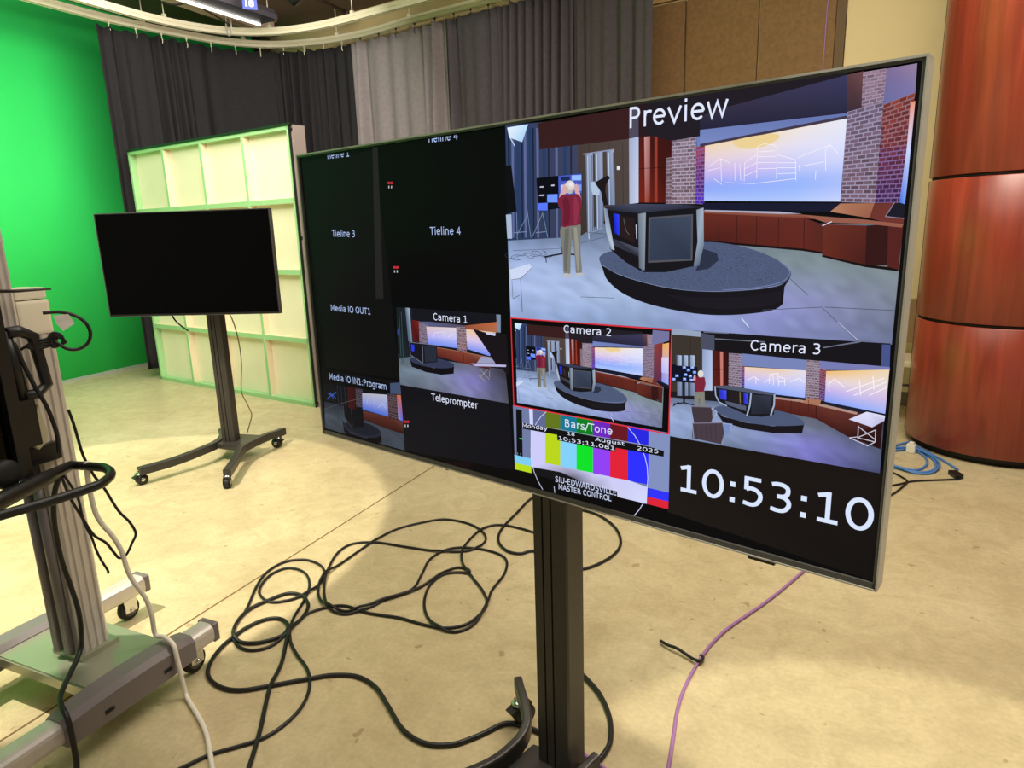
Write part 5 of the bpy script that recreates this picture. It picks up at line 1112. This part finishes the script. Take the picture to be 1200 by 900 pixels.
zc('cable_strap', [(774, 751, .012), (783, 756, .016), (793, 759.5, .02), (803, 766, .016), (812, 772, .014), (820, 774.5, .018), (824, 771, .014), (821, 768, .006)], .006, M['rubber'], 'black strap end tied around the purple cable on the floor')
# blue coil and adapters by the column
K5 = crop(1020, 370, 4.0909)
fc('blue_cable', [(40, 700), (110, 650), (180, 645), (240, 665), (270, 695), (265, 725), (220, 745), (150, 735), (80, 712), (60, 680), (110, 655), (190, 648), (260, 668), (305, 700), (312, 735), (270, 755), (200, 752), (130, 738), (70, 720), (50, 690), (105, 652), (185, 650), (270, 675), (325, 712), (322, 742), (280, 762), (200, 758), (110, 735), (40, 735), (60, 660), (130, 625), (190, 610)], .0075, M['cable_blue'], 'blue network cable lying in a coil at the foot of the cherry column', K5)
fc('blue_cable', [(196, 612), (230, 635), (290, 668), (350, 700), (405, 735), (418, 745)], .0075, M['cable_blue'], 'straight light blue cable end running along the column base to a black plug', K5)
fc('power_lead', [(437, 775), (425, 788), (380, 790), (250, 795), (190, 800), (140, 812), (80, 822), (0, 830)], .006, M['cable_black'], 'thin black lead on the floor with a black plug near the cherry column', K5)
fc('power_lead', [(60, 730), (95, 750), (150, 778), (176, 800), (150, 828), (110, 858), (60, 880)], .006, M['cable_black'], 'black lead bent back on the floor just right of the large television edge', K5)
c = fl(1120, 556, .015); bm = nb(); bbox(bm, c, (.05, .085, .03), Matrix.Rotation(.35, 3, 'Z'), .006); solo('cable_plug', bm, M['black_plastic'], 'small black plug between the blue cable end and the black lead', 'plug')
c = fl(1068, 524, .04); bm = nb(); bbox(bm, c + Vector((0, 0, -.008)), (.055, .04, .062), Matrix.Rotation(-.4, 3, 'Z'), .008); bbox(bm, c + Vector((0, -.008, .03)), (.03, .024, .02), Matrix.Rotation(-.4, 3, 'Z'), .004)
solo('power_adapter', bm, M['cable_white'], 'white power adapter on the floor against the base of the cherry column', 'adapter')

# beige chair half hidden behind the column
cp = Vector((.6, 6.0, 0)); t = thing('stacking_chair', 'beige tube framed chair half hidden between the television and the cherry column', 'chair', cp)
obj('seat', bbox(nb(), cp + Vector((0, 0, .50)), (.42, .4, .045), None, .015), M['beige_tube'], t, True)
obj('seat_shell', bbox(nb(), cp + Vector((0, .2, .78)), (.42, .03, .35), None, .012), mat('brown_shell', (150, 120, 80), .6), t, True)
for s in (-1, 1):
    x = cp.x + s*.19
    obj('leg_frame', tube(nb(), [(x, cp.y-.18, .48), (x, cp.y-.18, .2), (x, cp.y-.16, .06), (x, cp.y-.1, .02), (x, cp.y+.1, .02), (x, cp.y+.18, .06), (x, cp.y+.2, .2), (x, cp.y+.2, .9)], .014, 8, 5), M['beige_tube'], t, True)
obj('crossbar', tube(nb(), [(cp.x-.19, cp.y-.18, .34), (cp.x+.19, cp.y-.18, .34)], .01, 8), M['dark_metal'], t, True)

# ================================================================== LIGHT
def area(name, loc, rot, sx, sy, e, col):
    l = bpy.data.lights.new(name, 'AREA'); l.shape = 'RECTANGLE'; l.size = sx; l.size_y = sy; l.energy = e; l.color = col
    o = bpy.data.objects.new(name, l); C.objects.link(o); o.location = loc; o.rotation_euler = rot; return o
def spot(name, loc, tgt, e, ang, blend, col, r=.08):
    l = bpy.data.lights.new(name, 'SPOT'); l.energy = e; l.spot_size = math.radians(ang); l.spot_blend = blend; l.color = col; l.shadow_soft_size = r
    o = bpy.data.objects.new(name, l); C.objects.link(o); o.location = loc
    o.rotation_euler = (Vector(tgt)-Vector(loc)).to_track_quat('-Z', 'Y').to_euler(); return o
warm = (1, .93, .80)
area('ceiling_light_main', (-1.2, 2.0, 4.15), (0, 0, 0), 4, 4, 116, warm)
area('fill_back_wall', (.4, 3.6, 4.1), (math.radians(18), 0, 0), 2.4, 1.4, 150, warm)  # added fill, tilted to brighten the back wall; not a real fixture
area('fill_green_wall', (-4.3, 2.6, 3.9), (0, math.radians(58), 0), 1.6, 6.5, 430, (1, .97, .9))  # added fill out of view that lifts and evens the green wall
spot('spot_left_pool', (-3.3, 1.0, 4.16), (-3.72, 2.02, 0), 800, 45.5, .06, (1, .95, .76), .03)
spot('spot_right_pool', (.62, .7, 4.16), (.42, 1.36, 0), 450, 30.5, .12, (1, .95, .78), .05)
spot('spot_flat', (-1.5, .6, 4.1), (-5.5, 5.0, 1.3), 420, 34, .6, (1, .96, .82), .25)
spot('spot_drapes', (-1.0, 1.5, 4.1), (-4.4, 7.0, 2.6), 600, 40, .8, (1, .95, .88), .3)
w = bpy.data.worlds.new('world'); S.world = w; w.use_nodes = True
w.node_tree.nodes['Background'].inputs[0].default_value = (1, .94, .86, 1); w.node_tree.nodes['Background'].inputs[1].default_value = .32
S.view_settings.view_transform = 'Standard'; S.view_settings.look = 'None'; S.view_settings.exposure = 0; S.view_settings.gamma = 1
